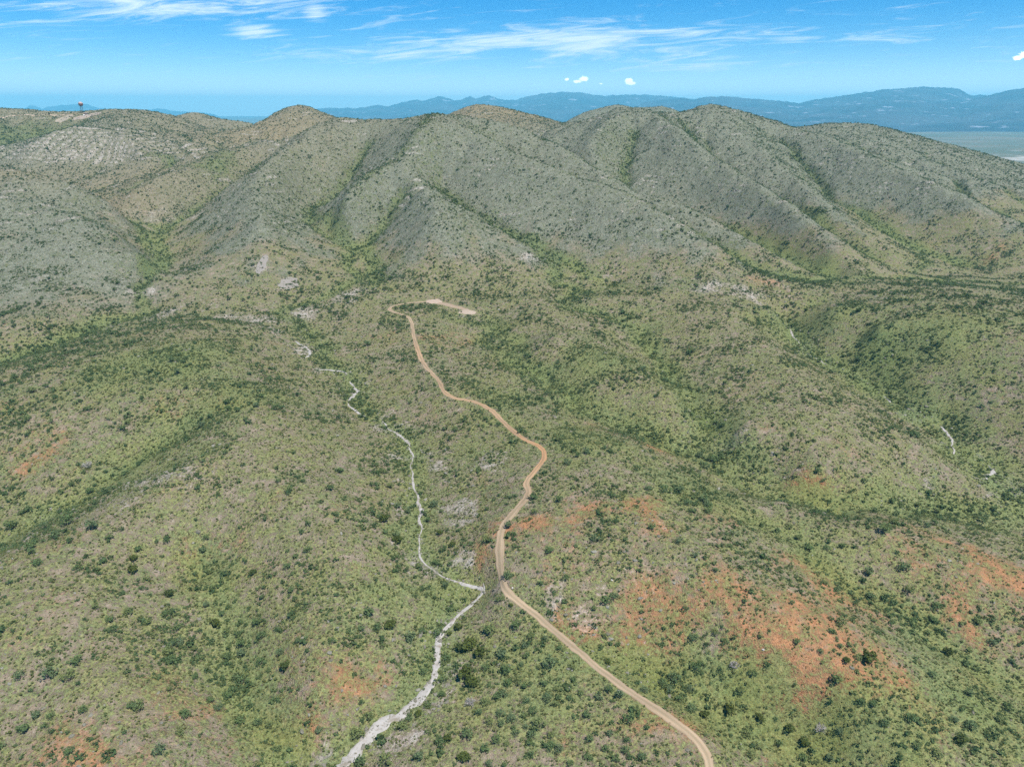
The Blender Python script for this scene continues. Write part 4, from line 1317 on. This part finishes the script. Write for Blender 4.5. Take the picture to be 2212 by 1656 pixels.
for (x, y, s_, k) in [(1200, 950, 86, 1), (1615, 1050, 60, 0), (740, 840, 50, 0), (820, 230, 56, 0), (1300, 110, 80, 0), (1430, 360, 62, 0), (1635, 605, 56, 0), (1620, 690, 60, 0), (1480, 705, 62, 0), (1020, 860, 48, 0), (990, 1080, 82, 0), (1470, 1335, 62, 0), (1015, 1415, 60, 0), (790, 1490, 62, 1), (690, 1400, 70, 1),
        (1910, 710, 46, 0), (1715, 910, 52, 1), (2000, 840, 52, 0), (620, 1500, 52, 0), (420, 1430, 62, 0), (370, 1160, 52, 0), (70, 810, 62, 0), (215, 775, 42, 0), (210, 370, 50, 0), (690, 90, 44, 0), (1150, 1220, 52, 0), (1230, 1245, 52, 0), (500, 1330, 60, 1), (300, 1280, 70, 1), (140, 1310, 60, 1), (60, 1270, 60, 0), (1030, 215, 50, 0), (930, 230, 40, 0),
        (1590, 780, 44, 0), (1340, 670, 44, 0), (1240, 700, 40, 0), (970, 770, 44, 0), (895, 900, 40, 0), (1060, 960, 46, 1), (2130, 960, 44, 0), (2110, 1270, 62, 0), (1860, 1380, 80, 0), (1800, 1480, 60, 1), (1650, 1560, 60, 0), (950, 1590, 60, 0), (780, 1590, 60, 0), (440, 1570, 60, 0), (1760, 1340, 50, 0), (1130, 940, 50, 0), (2050, 1340, 56, 0), (1850, 1170, 52, 0)]:
    near_list.append((*crop(x, y, 2000, 1500), s_ / 2.212 / 1.3562, k))
for (x, y, s_, k) in [(320, 1045, 86, 0), (490, 965, 72, 0), (445, 1055, 72, 0), (545, 1275, 52, 0), (1570, 905, 76, 0), (1690, 965, 66, 0), (1560, 1340, 76, 0), (960, 710, 56, 0), (1405, 720, 60, 1), (620, 610, 52, 0), (870, 300, 42, 1), (865, 375, 56, 1), (1315, 245, 46, 0), (1335, 165, 42, 0), (360, 145, 60, 0), (600, 85, 90, 0), (440, 50, 100, 0), (80, 70, 120, 0),
        (900, 1250, 80, 0), (1210, 1300, 70, 0), (1170, 1420, 60, 0), (1035, 1540, 70, 0), (450, 1540, 70, 0), (240, 1310, 60, 0), (1800, 1530, 52, 0), (2070, 1410, 52, 0), (730, 760, 60, 0), (830, 640, 56, 0), (1150, 745, 56, 0), (1100, 530, 50, 1), (1380, 490, 40, 0), (1700, 550, 46, 0), (1440, 650, 50, 0), (720, 690, 60, 0), (130, 1060, 56, 0), (250, 320, 60, 0), (200, 220, 60, 0),
        (1850, 1000, 60, 1), (1480, 1180, 60, 0), (1100, 1140, 50, 0), (860, 1250, 60, 0), (1270, 1060, 50, 0), (1420, 1260, 60, 0), (1820, 900, 50, 0), (1930, 830, 46, 0), (2150, 830, 56, 0), (1860, 350, 50, 0), (1640, 390, 44, 1), (1990, 240, 54, 0), (1340, 600, 46, 0)]:
    near_list.append((*crop(x, y, 0, 1500), s_ / 2.212 / 1.3562, k))

bush_xy = []         # every bush placed so far: x, y, radius
NEAR = []            # (x, y, radius, kind)
for (u, v, s_, k) in near_list:
    x, y = seen(u, v + s_ * 0.28)
    d = math.sqrt(x * x + y * y + (CAM_Z + 10) ** 2)
    rad = min(3.2, max(0.6, 0.5 * s_ * d / F_PX * float(rng.uniform(0.88, 1.08))))
    NEAR.append((x, y, rad, k))

# ---- further bushes scattered by how much cover the ground carries
dens_bush = None
cover_lush = lush
def scatter(density, r0, r1, dmax, seed, amax=R(51)):
    """points in the fan, thinned by density(x, y)"""
    r = np.random.default_rng(seed)
    area = amax * (r1 * r1 - r0 * r0)
    n_ = int(area * dmax)
    rad = np.sqrt(r.uniform(r0 * r0, r1 * r1, n_))
    a = r.uniform(-amax, amax, n_)
    x, y = rad * np.sin(a), rad * np.cos(a)
    d = density(x, y)
    k = r.uniform(0, dmax, n_) < d
    return x[k], y[k]


track_xy = LINE_XY['track']
wash_all = [wash_c] + [spline(wpts[18:], 3)[0], spline(epts, 3)[0]]
pad_xy = np.array([pt(r)[:2] for r in [(925, 650, 15), (955, 655, 15), (985, 662, 15), (1025, 672, 15)]])


def clear_of_paths(x, y, gap_t, gap_w):
    k = seg_dist(x, y, track_c[::3]) > gap_t
    k &= seg_dist(x, y, wash_c[::4]) > gap_w
    for w_ in wash_all[1:]:
        k &= seg_dist(x, y, w_[::2]) > gap_w * 0.9
    k &= seg_dist(x, y, pad_xy) > gap_t + 3
    return k


VALLEY = [(120, 720, 60, 1.0, 2.2), (250, 690, 50, 1.0, 1.5), (30, 800, 40, 1.0, 1.5), (60, 880, 30, 0.9, 1.6), (560, 860, 22, 0.7), (690, 840, 24, 0.7), (930, 610, 60, 0.9, 1.8), (1000, 625, 50, 0.9, 1.8), (1130, 640, 40, 0.8, 1.8), (1250, 650, 40, 0.5, 1.8), (1650, 600, 40, 1.0, 2.6), (1850, 620, 40, 0.9, 2.6), (2050, 650, 40, 0.8, 2.6),
          (2100, 570, 40, 0.7, 2.0), (1060, 790, 26, 0.7), (1100, 860, 26, 0.6), (440, 1340, 16, 0.8, 1.5), (500, 1400, 14, 0.9), (570, 1350, 14, 0.6), (1580, 1500, 8, 0.8, 2.0), (1680, 1570, 8, 0.8, 2.0), (880, 1100, 10, 0.6), (160, 1090, 14, 0.8), (400, 930, 12, 0.6), (1600, 860, 20, 0.5), (1420, 1060, 24, 0.6), (930, 1270, 8, 0.7), (0, 300, 90, 0.8)]
valley = np.zeros_like(RR)
valley[near] = np.clip(blobs(nx_, ny_, VALLEY) * (1 + 0.5 * breakup), 0, 1)
drain_mesh = np.zeros_like(RR)
drain_mesh[near] = drw


def d_big(x, y):
    h = psample(hill_v, x, y)
    val = psample(valley, x, y)
    dr = psample(drain_mesh, x, y)
    rd = psample(red, x, y)
    pa = psample(pale, x, y)
    clump = 0.07 + 2.8 * sstep(fbm(x, y, 34, 4, 901), 0.05, 0.75)
    d = (0.0090 * clump * (1 - h) + 0.0018 * h) * (1 - 0.55 * rd) * (1 - 0.5 * pa) + 0.045 * val * (0.3 + 0.7 * clump) + (0.034 + 0.036 * h) * dr * (0.45 + 0.55 * clump)
    return d * (np.hypot(x, y) < 2300)


def d_small(x, y):
    h = psample(hill_v, x, y)
    val = psample(valley, x, y)
    dr = psample(drain_mesh, x, y)
    lu = psample(lush, x, y)
    clump = 0.10 + 2.4 * sstep(fbm(x, y, 25, 4, 921), -0.1, 0.65)
    r = np.hypot(x, y)
    far = sstep(r, 1300, 2100)
    rd = psample(red, x, y)
    return (0.165 * clump * (1 - h) + 0.085 * h * (0.6 + 0.4 * clump) + 0.04 * val + (0.06 + 0.14 * h) * dr + 0.09 * lu + 0.10 * h * np.clip(-sample(gxx, x, y), 0, 0.5)) * (1 - 0.5 * far) * (1 - 0.15 * rd)


def d_tuft(x, y):
    h = psample(hill_v, x, y)
    lu = psample(lush, x, y)
    rd = psample(red, x, y)
    r = np.hypot(x, y)
    clump = 0.45 + 1.1 * sstep(fbm(x, y, 6, 2, 941), -0.3, 0.6)
    return 1.25 * clump * (0.55 + 0.6 * lu) * (1 - 0.5 * rd) * (1 - sstep(r, 260, 620) * 0.86) * (1 - 0.55 * h)


bx_, by_ = scatter(d_big, 100, 2400, 0.12, 11)
k = clear_of_paths(bx_, by_, 3.2, 2.2)
bx_, by_ = bx_[k], by_[k]
NX = np.array([(a[0], a[1]) for a in NEAR])
# keep clear of the bushes placed one by one
keep = np.ones(len(bx_), bool)
nn = np.nonzero(np.hypot(bx_, by_) < 420)[0]
dd = np.sqrt((bx_[nn][:, None] - NX[None, :, 0]) ** 2 + (by_[nn][:, None] - NX[None, :, 1]) ** 2).min(1)
keep[nn[dd < 3.6]] = False
flat_c = np.array(seen(1180, 1500))
keep &= ~((np.hypot((bx_ - flat_c[0]) / 36, (by_ - flat_c[1]) / 34) < 1) & (rng.random(len(bx_)) < 0.75))
bx_, by_ = bx_[keep], by_[keep]
b_rad = rng.gamma(7, 0.165, len(bx_)) * np.where(psample(hill_v, bx_, by_) > 0.5, 0.95, 1.0)
b_rad = np.clip(b_rad, 0.7, 2.6)

# apparent size decides which are listed one by one
vis = psample(VIS.astype(np.float32), bx_, by_) > 0.5
dist3 = np.sqrt(bx_ ** 2 + by_ ** 2 + (CAM_Z - ground(bx_, by_)) ** 2)


def in_frame(x, y, z):
    dz = z - CAM_Z
    c, s = math.cos(PITCH), math.sin(PITCH)
    dep = y * c - dz * s
    upc = y * s + dz * c
    u = CU + F_PX * x / dep
    v = CV - F_PX * upc / dep
    return (u > 0) & (u < 2212) & (v > 0) & (v < 1656), u, v


inf, U_, V_ = in_frame(bx_, by_, ground(bx_, by_))
app = np.where(vis & inf, b_rad / dist3, 0)
n_mes_near = sum(1 for a in NEAR if a[3] == 0)
n_more = max(0, 298 - n_mes_near)
pick = np.argsort(-app)[:n_more]
picked = np.zeros(len(bx_), bool)
picked[pick] = True
for i in pick:
    NEAR.append((bx_[i], by_[i], b_rad[i], 0))
bx_, by_, b_rad = bx_[~picked], by_[~picked], b_rad[~picked]

# ---- zones, for telling which bush is which
NEAR_A = np.array([(a[0], a[1]) for a in NEAR])
NZ = ground(NEAR_A[:, 0], NEAR_A[:, 1])
_, NU, NV = in_frame(NEAR_A[:, 0], NEAR_A[:, 1], NZ)
D_TR = seg_dist(NEAR_A[:, 0], NEAR_A[:, 1], track_c[::2])
D_WA = seg_dist(NEAR_A[:, 0], NEAR_A[:, 1], wash_c[::2])
N_RED = psample(red, NEAR_A[:, 0], NEAR_A[:, 1])
tu = in_frame(track_c[:, 0], track_c[:, 1], ground(track_c[:, 0], track_c[:, 1]))
wu = in_frame(wash_c[:, 0], wash_c[:, 1], ground(wash_c[:, 0], wash_c[:, 1]))


def side(u, v, line):
    j = np.argmin(np.abs(line[2] - v))
    return u - line[1][j]


def zone(i):
    u, v = NU[i], NV[i]
    if D_WA[i] < 5.0:
        return ("on the wash's right bank" if side(u, v, wu) > 0 else "on the wash's left bank")
    if D_TR[i] < 6.0:
        return ("along the track's right side" if side(u, v, tu) > 0 else "along the track's left side")
    if side(u, v, wu) > 0 and side(u, v, tu) < 0:
        return 'between wash and track'
    if side(u, v, tu) > 0:
        if N_RED[i] > 0.45:
            return 'on the orange soil'
        if v > 1470 and u < 1800:
            return 'in the green gully'
        if u > 1800:
            return 'near the right edge'
        return 'right of the track'
    if u < 300:
        return 'near the left edge'
    if v > 1300:
        return 'left of the wash'
    return 'left of the wash'


def depth_word(v):
    return 'at the bottom edge' if v > 1560 else 'in the foreground' if v > 1420 else 'lower down' if v > 1250 else 'higher up'


ORD = ['first', 'second', 'third', 'fourth', 'fifth', 'sixth', 'seventh', 'eighth', 'ninth', 'tenth', 'eleventh', 'twelfth', 'thirteenth', 'fourteenth', 'fifteenth', 'sixteenth', 'seventeenth', 'eighteenth', 'nineteenth', 'twentieth']
ORD += ['twenty-' + w_ for w_ in ORD[:9]] + ['thirtieth'] + ['thirty-' + w_ for w_ in ORD[:9]] + ['fortieth'] + ['forty-' + w_ for w_ in ORD[:9]] + ['fiftieth'] + ['fifty-' + w_ for w_ in ORD[:9]]
KEYS = [(NEAR[i][3], zone(i), depth_word(NV[i])) for i in range(len(NEAR))]
RANK = {}
for key_ in set(KEYS):
    mem = sorted([i for i in range(len(NEAR)) if KEYS[i] == key_], key=lambda i: NU[i])
    for q_, i in enumerate(mem):
        RANK[i] = (q_, len(mem))


def rank_words(i):
    q_, n_ = RANK[i]
    if n_ == 1:
        return 'only one'
    if q_ == 0:
        return 'leftmost'
    if q_ == n_ - 1:
        return 'rightmost'
    return ORD[q_] + ' from left'


labels_seen = {}
protos = {}
for i, (x, y, rad, kd) in enumerate(NEAR):
    lib = MES if kd == 0 else EVG
    cm, sm = lib[i % len(lib)]
    name = 'mesquite_bush' if kd == 0 else 'evergreen_bush'
    e = empty(name, (x, y, NZ[i] - 0.05), float(rng.uniform(0, 6.28)))
    s_z = rad * float(rng.uniform(0.85, 1.15))
    e.scale = (rad * float(rng.uniform(0.9, 1.12)), rad * float(rng.uniform(0.9, 1.12)), s_z)
    for nm, me in (('crown', cm), ('stem', sm)):
        o = bpy.data.objects.new(nm, me)
        C.objects.link(o)
        o.parent = e
    size = 'large' if rad > 2.3 else 'small' if rad < 1.35 else 'medium'
    if kd == 0:
        lab = f'{size} grey-green mesquite, {rank_words(i)} {depth_word(NV[i])} {zone(i)}'
        tag(e, lab, 'bush', 'grey-green mesquite bushes over the near slopes')
    else:
        lab = f'{size} dark evergreen bush, {rank_words(i)} {depth_word(NV[i])} {zone(i)}'
        tag(e, lab, 'bush', 'dark evergreen bushes near the wash and gullies')

# bare grey shrubs
def bare_shrub(u, v, size, seed, label):
    x, y = seen(u, v)
    z = float(ground(np.array([x]), np.array([y]))[0])
    r = np.random.default_rng(seed)
    e = empty('bare_shrub', (x, y, z), float(r.uniform(0, 6)))
    tag(e, label, 'shrub', 'bare grey shrubs')
    for k_ in range(9):
        vv, ff = [], []
        t = 2 * math.pi * (k_ + r.random()) / 9
        tilt = r.uniform(0.3, 1.0)
        p0 = np.array((0, 0, -0.1)); d = np.array((math.cos(t) * tilt, math.sin(t) * tilt, 1.0)); d /= np.linalg.norm(d)
        p1 = p0 + d * size * 0.5
        bar(vv, ff, p0, p1, 0.10, 5, 0.07)
        for q in range(5):
            d2 = d + r.normal(size=3) * 0.45; d2 /= np.linalg.norm(d2)
            p2 = p1 + d2 * size * r.uniform(0.35, 0.6)
            bar(vv, ff, p1, p2, 0.065, 4, 0.03)
            for w_ in range(2):
                d3 = d2 + r.normal(size=3) * 0.6; d3 /= np.linalg.norm(d3)
                bar(vv, ff, p1 + (p2 - p1) * 0.6, p1 + (p2 - p1) * 0.6 + d3 * size * 0.3, 0.04, 4, 0.02)
        mesh_obj('branch', vv, ff, M_TWIG, e)


cc = crop(835, 1225, 1000, 1500)
bare_shrub(cc[0], cc[1] + 8, 2.6, 5, 'bare silver-grey shrub below the dark evergreens on the flat')
cc = crop(330, 990, 2000, 1500)
bare_shrub(cc[0], cc[1] + 6, 2.4, 6, 'bare grey shrub on the orange soil right of the track')
bare_shrub(190, 1010, 3.4, 7, 'bare lilac-grey shrub on the upper left hillside')
cc = crop(890, 1400, 2000, 1500)
bare_shrub(cc[0], cc[1] + 6, 2.6, 8, 'bare grey shrub below the orange soil near the green gully')


# pale boulders
def boulder(u, v, size, seed, label):
    x, y = seen(u, v)
    z = float(ground(np.array([x]), np.array([y]))[0])
    r = np.random.default_rng(seed)
    vv, ff = sphere_part(0.05, math.pi - 0.05, 7, 11, 1.0)
    vv = np.array(vv)
    for _ in range(7):
        d = r.normal(size=3); d /= np.linalg.norm(d)
        h_ = r.uniform(0.55, 0.85)
        t = vv @ d
        vv -= np.clip(t - h_, 0, None)[:, None] * d
    vv = vv * np.array((1.0, 0.8, 0.6)) * size
    o = mesh_obj('boulder', vv, ff, M_STONE)
    o.location = (x, y, z + size * 0.15)
    o.rotation_euler = (r.uniform(-.3, .3), r.uniform(-.3, .3), r.uniform(0, 6))
    tag(o, label, 'boulder', 'pale boulders')


cc = crop(522, 890, 2000, 1500)
boulder(*cc, 0.5, 1, 'small white boulder on the orange soil slope')
cc = crop(1110, 490, 1000, 1500)
boulder(*cc, 0.5, 2, 'pale boulder in the grass right of the track bend')
boulder(1077, 669, 1.1, 3, 'white boulder right of the dirt pad at the track end')
cc = crop(1755, 440, 1000, 1500)
boulder(*cc, 0.5, 4, 'pale boulder among the bushes on the stony slope')

# =====================================================================
# the scrub beyond counting: instanced as stuff
# =====================================================================
def points_tree(name, n_var):
    t = bpy.data.node_groups.new(name, 'GeometryNodeTree')
    t.interface.new_socket('Geometry', in_out='INPUT', socket_type='NodeSocketGeometry')
    t.interface.new_socket('Geometry', in_out='OUTPUT', socket_type='NodeSocketGeometry')
    N, L = t.nodes, t.links
    gi, go = N.new('NodeGroupInput'), N.new('NodeGroupOutput')

    def attr(nm, ty):
        a = N.new('GeometryNodeInputNamedAttribute'); a.data_type = ty; a.inputs['Name'].default_value = nm
        return a.outputs[0]
    var = attr('variant', 'INT')

    def sep_(k):
        c = N.new('FunctionNodeCompare'); c.data_type = 'INT'; c.operation = 'EQUAL'
        ins = [s for s in c.inputs if s.type == 'INT']
        L.new(var, ins[0]); ins[1].default_value = k
        s = N.new('GeometryNodeSeparateGeometry'); s.domain = 'POINT'
        L.new(gi.outputs[0], s.inputs[0]); L.new(c.outputs[0], s.inputs['Selection'])
        return s.outputs[0]
    join = N.new('GeometryNodeJoinGeometry')
    for k_ in range(1, n_var + 1):
        g2i = N.new('GeometryNodeGeometryToInstance')
        L.new(sep_(k_), g2i.inputs[0])
        L.new(g2i.outputs[0], join.inputs[0])
    iop = N.new('GeometryNodeInstanceOnPoints')
    L.new(sep_(0), iop.inputs['Points'])
    L.new(join.outputs[0], iop.inputs['Instance'])
    iop.inputs['Pick Instance'].default_value = True
    L.new(attr('pick', 'INT'), iop.inputs['Instance Index'])
    L.new(attr('turn', 'FLOAT_VECTOR'), iop.inputs['Rotation'])
    L.new(attr('size', 'FLOAT_VECTOR'), iop.inputs['Scale'])
    L.new(iop.outputs[0], go.inputs[0])
    return t


def stuff_scatter(name, variants, mat, x, y, z, size, tint, seed, label, cat):
    r = np.random.default_rng(seed)
    V, Fc, var = [], [], []
    for k_, (vv, ff) in enumerate(variants):
        i0 = len(V)
        V += list(vv)
        Fc += [[a + i0 for a in f] for f in ff]
        var += [k_ + 1] * len(vv)
    n0 = len(V)
    n_ = len(x)
    me = bpy.data.meshes.new(name)
    allv = np.vstack([np.array(V), np.stack([x, y, z], 1)])
    me.from_pydata(allv.tolist(), [], Fc)
    me.materials.append(mat)

    def put(nm, ty, key, arr):
        a = me.attributes.new(nm, ty, 'POINT')
        a.data.foreach_set(key, np.ascontiguousarray(arr).reshape(-1))
    put('variant', 'INT', 'value', np.r_[np.array(var), np.zeros(n_, int)].astype(np.int32))
    put('pick', 'INT', 'value', np.r_[np.zeros(n0, int), r.integers(0, len(variants), n_)].astype(np.int32))
    tn = np.zeros((n0 + n_, 3), np.float32); tn[n0:, 2] = r.uniform(0, 6.28, n_)
    put('turn', 'FLOAT_VECTOR', 'vector', tn)
    sz = np.ones((n0 + n_, 3), np.float32); sz[n0:] = size
    put('size', 'FLOAT_VECTOR', 'vector', sz)
    put('tint', 'FLOAT', 'value', np.r_[np.zeros(n0), tint].astype(np.float32))
    o = bpy.data.objects.new(name, me)
    C.objects.link(o)
    md = o.modifiers.new('scatter', 'NODES')
    md.node_group = points_tree(name, len(variants))
    tag(o, label, cat, kind='stuff')
    return o


def size3(rad, seed, zr=(0.8, 1.15)):
    r = np.random.default_rng(seed)
    n_ = len(rad)
    return np.stack([rad * r.uniform(0.85, 1.2, n_), rad * r.uniform(0.85, 1.2, n_), rad * r.uniform(*zr, n_)], 1)


big_var = [crown(84, 1.0, 1.1, 0.20, 2000 + k_, 8) for k_ in range(7)]
lu_b = psample(lush, bx_, by_)
tint_b = np.clip(rng.beta(2, 2.6, len(bx_)) * 0.9 - 0.12 * psample(hill_v, bx_, by_), 0, 1)
stuff_scatter('distant_scrub', big_var, M_SCRUB, bx_, by_, ground(bx_, by_) - 0.1, size3(b_rad, 21), tint_b, 31, 'grey-green bushes scattered over valleys and far slopes', 'scrub')

sx_, sy_ = scatter(d_small, 95, 2400, 0.46, 12)
k = clear_of_paths(sx_, sy_, 2.1, 0.5 + 0.9 * rng.random(len(sx_)))
sx_, sy_ = sx_[k], sy_[k]
s_h = psample(hill_v, sx_, sy_)
s_dark = rng.random(len(sx_)) < np.where(s_h > 0.4, 0.42, 0.22)
s_rad = np.clip(rng.gamma(6, 0.092, len(sx_)), 0.22, 1.4) * np.where(s_dark, 1.35, 0.95) * (1 + 0.25 * sstep(np.hypot(sx_, sy_), 900, 1700))
sm_var = [crown(34, 1.0, 1.0, 0.30, 2100 + k_, 6, 0.2) for k_ in range(7)]
tint_s = np.where(s_dark, rng.uniform(0, 0.30, len(sx_)) * np.where(s_h > 0.4, 0.5, 1.0), np.where(s_h > 0.4, rng.uniform(0.3, 0.75, len(sx_)), rng.uniform(0.35, 1.0, len(sx_))))
stuff_scatter('low_scrub', sm_var, M_SCRUB, sx_, sy_, ground(sx_, sy_) - 0.06, size3(s_rad, 22), tint_s, 32, 'low green shrubs speckling every slope', 'scrub')


def tuft(seed):
    r = np.random.default_rng(seed)
    v, f = [], []
    for k_ in range(9):
        t = 2 * math.pi * (k_ + r.random()) / 9
        h = r.uniform(0.55, 1.1)
        o_ = r.uniform(0.35, 0.9)
        w_ = 0.24
        c = np.array((math.cos(t), math.sin(t), 0)); p = np.array((-math.sin(t), math.cos(t), 0))
        i0 = len(v)
        v += [tuple(c * 0.05 - p * w_ * .6), tuple(c * 0.05 + p * w_ * .6), tuple(c * o_ * 0.6 + p * w_ + np.array((0, 0, h * 0.8))), tuple(c * o_ + np.array((0, 0, h))), tuple(c * o_ * 0.6 - p * w_ + np.array((0, 0, h * 0.8)))]
        f.append([i0, i0 + 1, i0 + 2, i0 + 3, i0 + 4])
    return v, f


gx_, gy_ = scatter(d_tuft, 95, 640, 2.3, 13)
k = clear_of_paths(gx_, gy_, 1.2 + 0.5 * rng.random(len(gx_)), 1.1 * rng.random(len(gx_)))
gx_, gy_ = gx_[k], gy_[k]
g_rad = np.clip(rng.gamma(7, 0.055, len(gx_)), 0.15, 0.9) * (1 + 0.5 * sstep(np.hypot(gx_, gy_), 250, 600))
tint_g = np.clip(rng.beta(1.7, 1.9, len(gx_)) + 0.15 * psample(red, gx_, gy_) - 0.2 * psample(lush, gx_, gy_), 0, 1)
stuff_scatter('grass_tufts', [tuft(3000 + k_) for k_ in range(4)], M_TUFT, gx_, gy_, ground(gx_, gy_) - 0.05, size3(g_rad, 23, (0.6, 1.0)), tint_g, 33, 'tufts of grass and herbs covering the near slopes', 'grass')


def stone(seed):
    r = np.random.default_rng(seed)
    vv, ff = sphere_part(0.1, math.pi - 0.1, 4, 6, 1.0)
    vv = np.array(vv) * r.uniform(0.75, 1.2, (len(vv), 1))
    for _ in range(4):
        d = r.normal(size=3); d /= np.linalg.norm(d)
        t = vv @ d
        vv -= np.clip(t - r.uniform(0.4, 0.75), 0, None)[:, None] * d
    return [tuple(q) for q in vv * np.array((1.0, 0.85, 0.6))], ff


def d_stone(x, y):
    h = psample(rock, x, y)
    pa = psample(pale, x, y)
    r = np.hypot(x, y)
    cl_ = 0.1 + 1.8 * sstep(fbm(x, y, 26, 4, 961), 0.0, 0.7)
    return (0.085 * h * cl_ + 0.16 * pa * (r < 800) + 0.05 * pa + 0.003) * (1 - 0.6 * sstep(r, 1200, 2000))


qx_, qy_ = scatter(d_stone, 95, 2200, 0.26, 14)
k = clear_of_paths(qx_, qy_, 2.0, 0.4)
qx_, qy_ = qx_[k], qy_[k]
wsx, wsy = [], []
for wl_ in wash_all:
    pick_ = wl_[rng.integers(0, len(wl_), int(len(wl_) * 1.3))] + rng.normal(0, 1.5, (int(len(wl_) * 1.3), 2))
    wsx.append(pick_[:, 0]); wsy.append(pick_[:, 1])
qx_, qy_ = np.r_[qx_, np.concatenate(wsx)], np.r_[qy_, np.concatenate(wsy)]
q_rad = np.clip(rng.gamma(3, 0.15, len(qx_)), 0.12, 1.3) * (1 + 0.5 * sstep(np.hypot(qx_, qy_), 500, 1200))
stuff_scatter('scattered_stones', [stone(4000 + k_) for k_ in range(5)], M_PEBBLE, qx_, qy_, ground(qx_, qy_) + 0.05, size3(q_rad, 24, (0.6, 1.0)), rng.random(len(qx_)), 34, 'pale stones strewn over the rocky slopes and the wash', 'stones')
print('stones', len(qx_), 'bushes', len(NEAR), 'big', len(bx_), 'small', len(sx_), 'tufts', len(gx_))

# =====================================================================
# haze: the air between here and the far ranges
# =====================================================================
hz_m = bpy.data.materials.new('haze_air')
hz_m.use_nodes = True
hn = NT(hz_m.node_tree)
hn.n.clear()
ho = hn.add('ShaderNodeOutputMaterial')
hv = hn.add('ShaderNodeVolumePrincipled')
hv.inputs['Color'].default_value = (0.22, 0.74, 1.0, 1)
hv.inputs['Density'].default_value = 4.9e-5
hv.inputs['Anisotropy'].default_value = 0.0
hn.l.new(hv.outputs[0], ho.inputs['Volume'])
HT = 1010.0
v_, f_ = box_mesh(104000, 100000, -300, HT, 0, 0)
hz = mesh_obj('haze', v_, f_, hz_m)
tag(hz, kind='stuff')
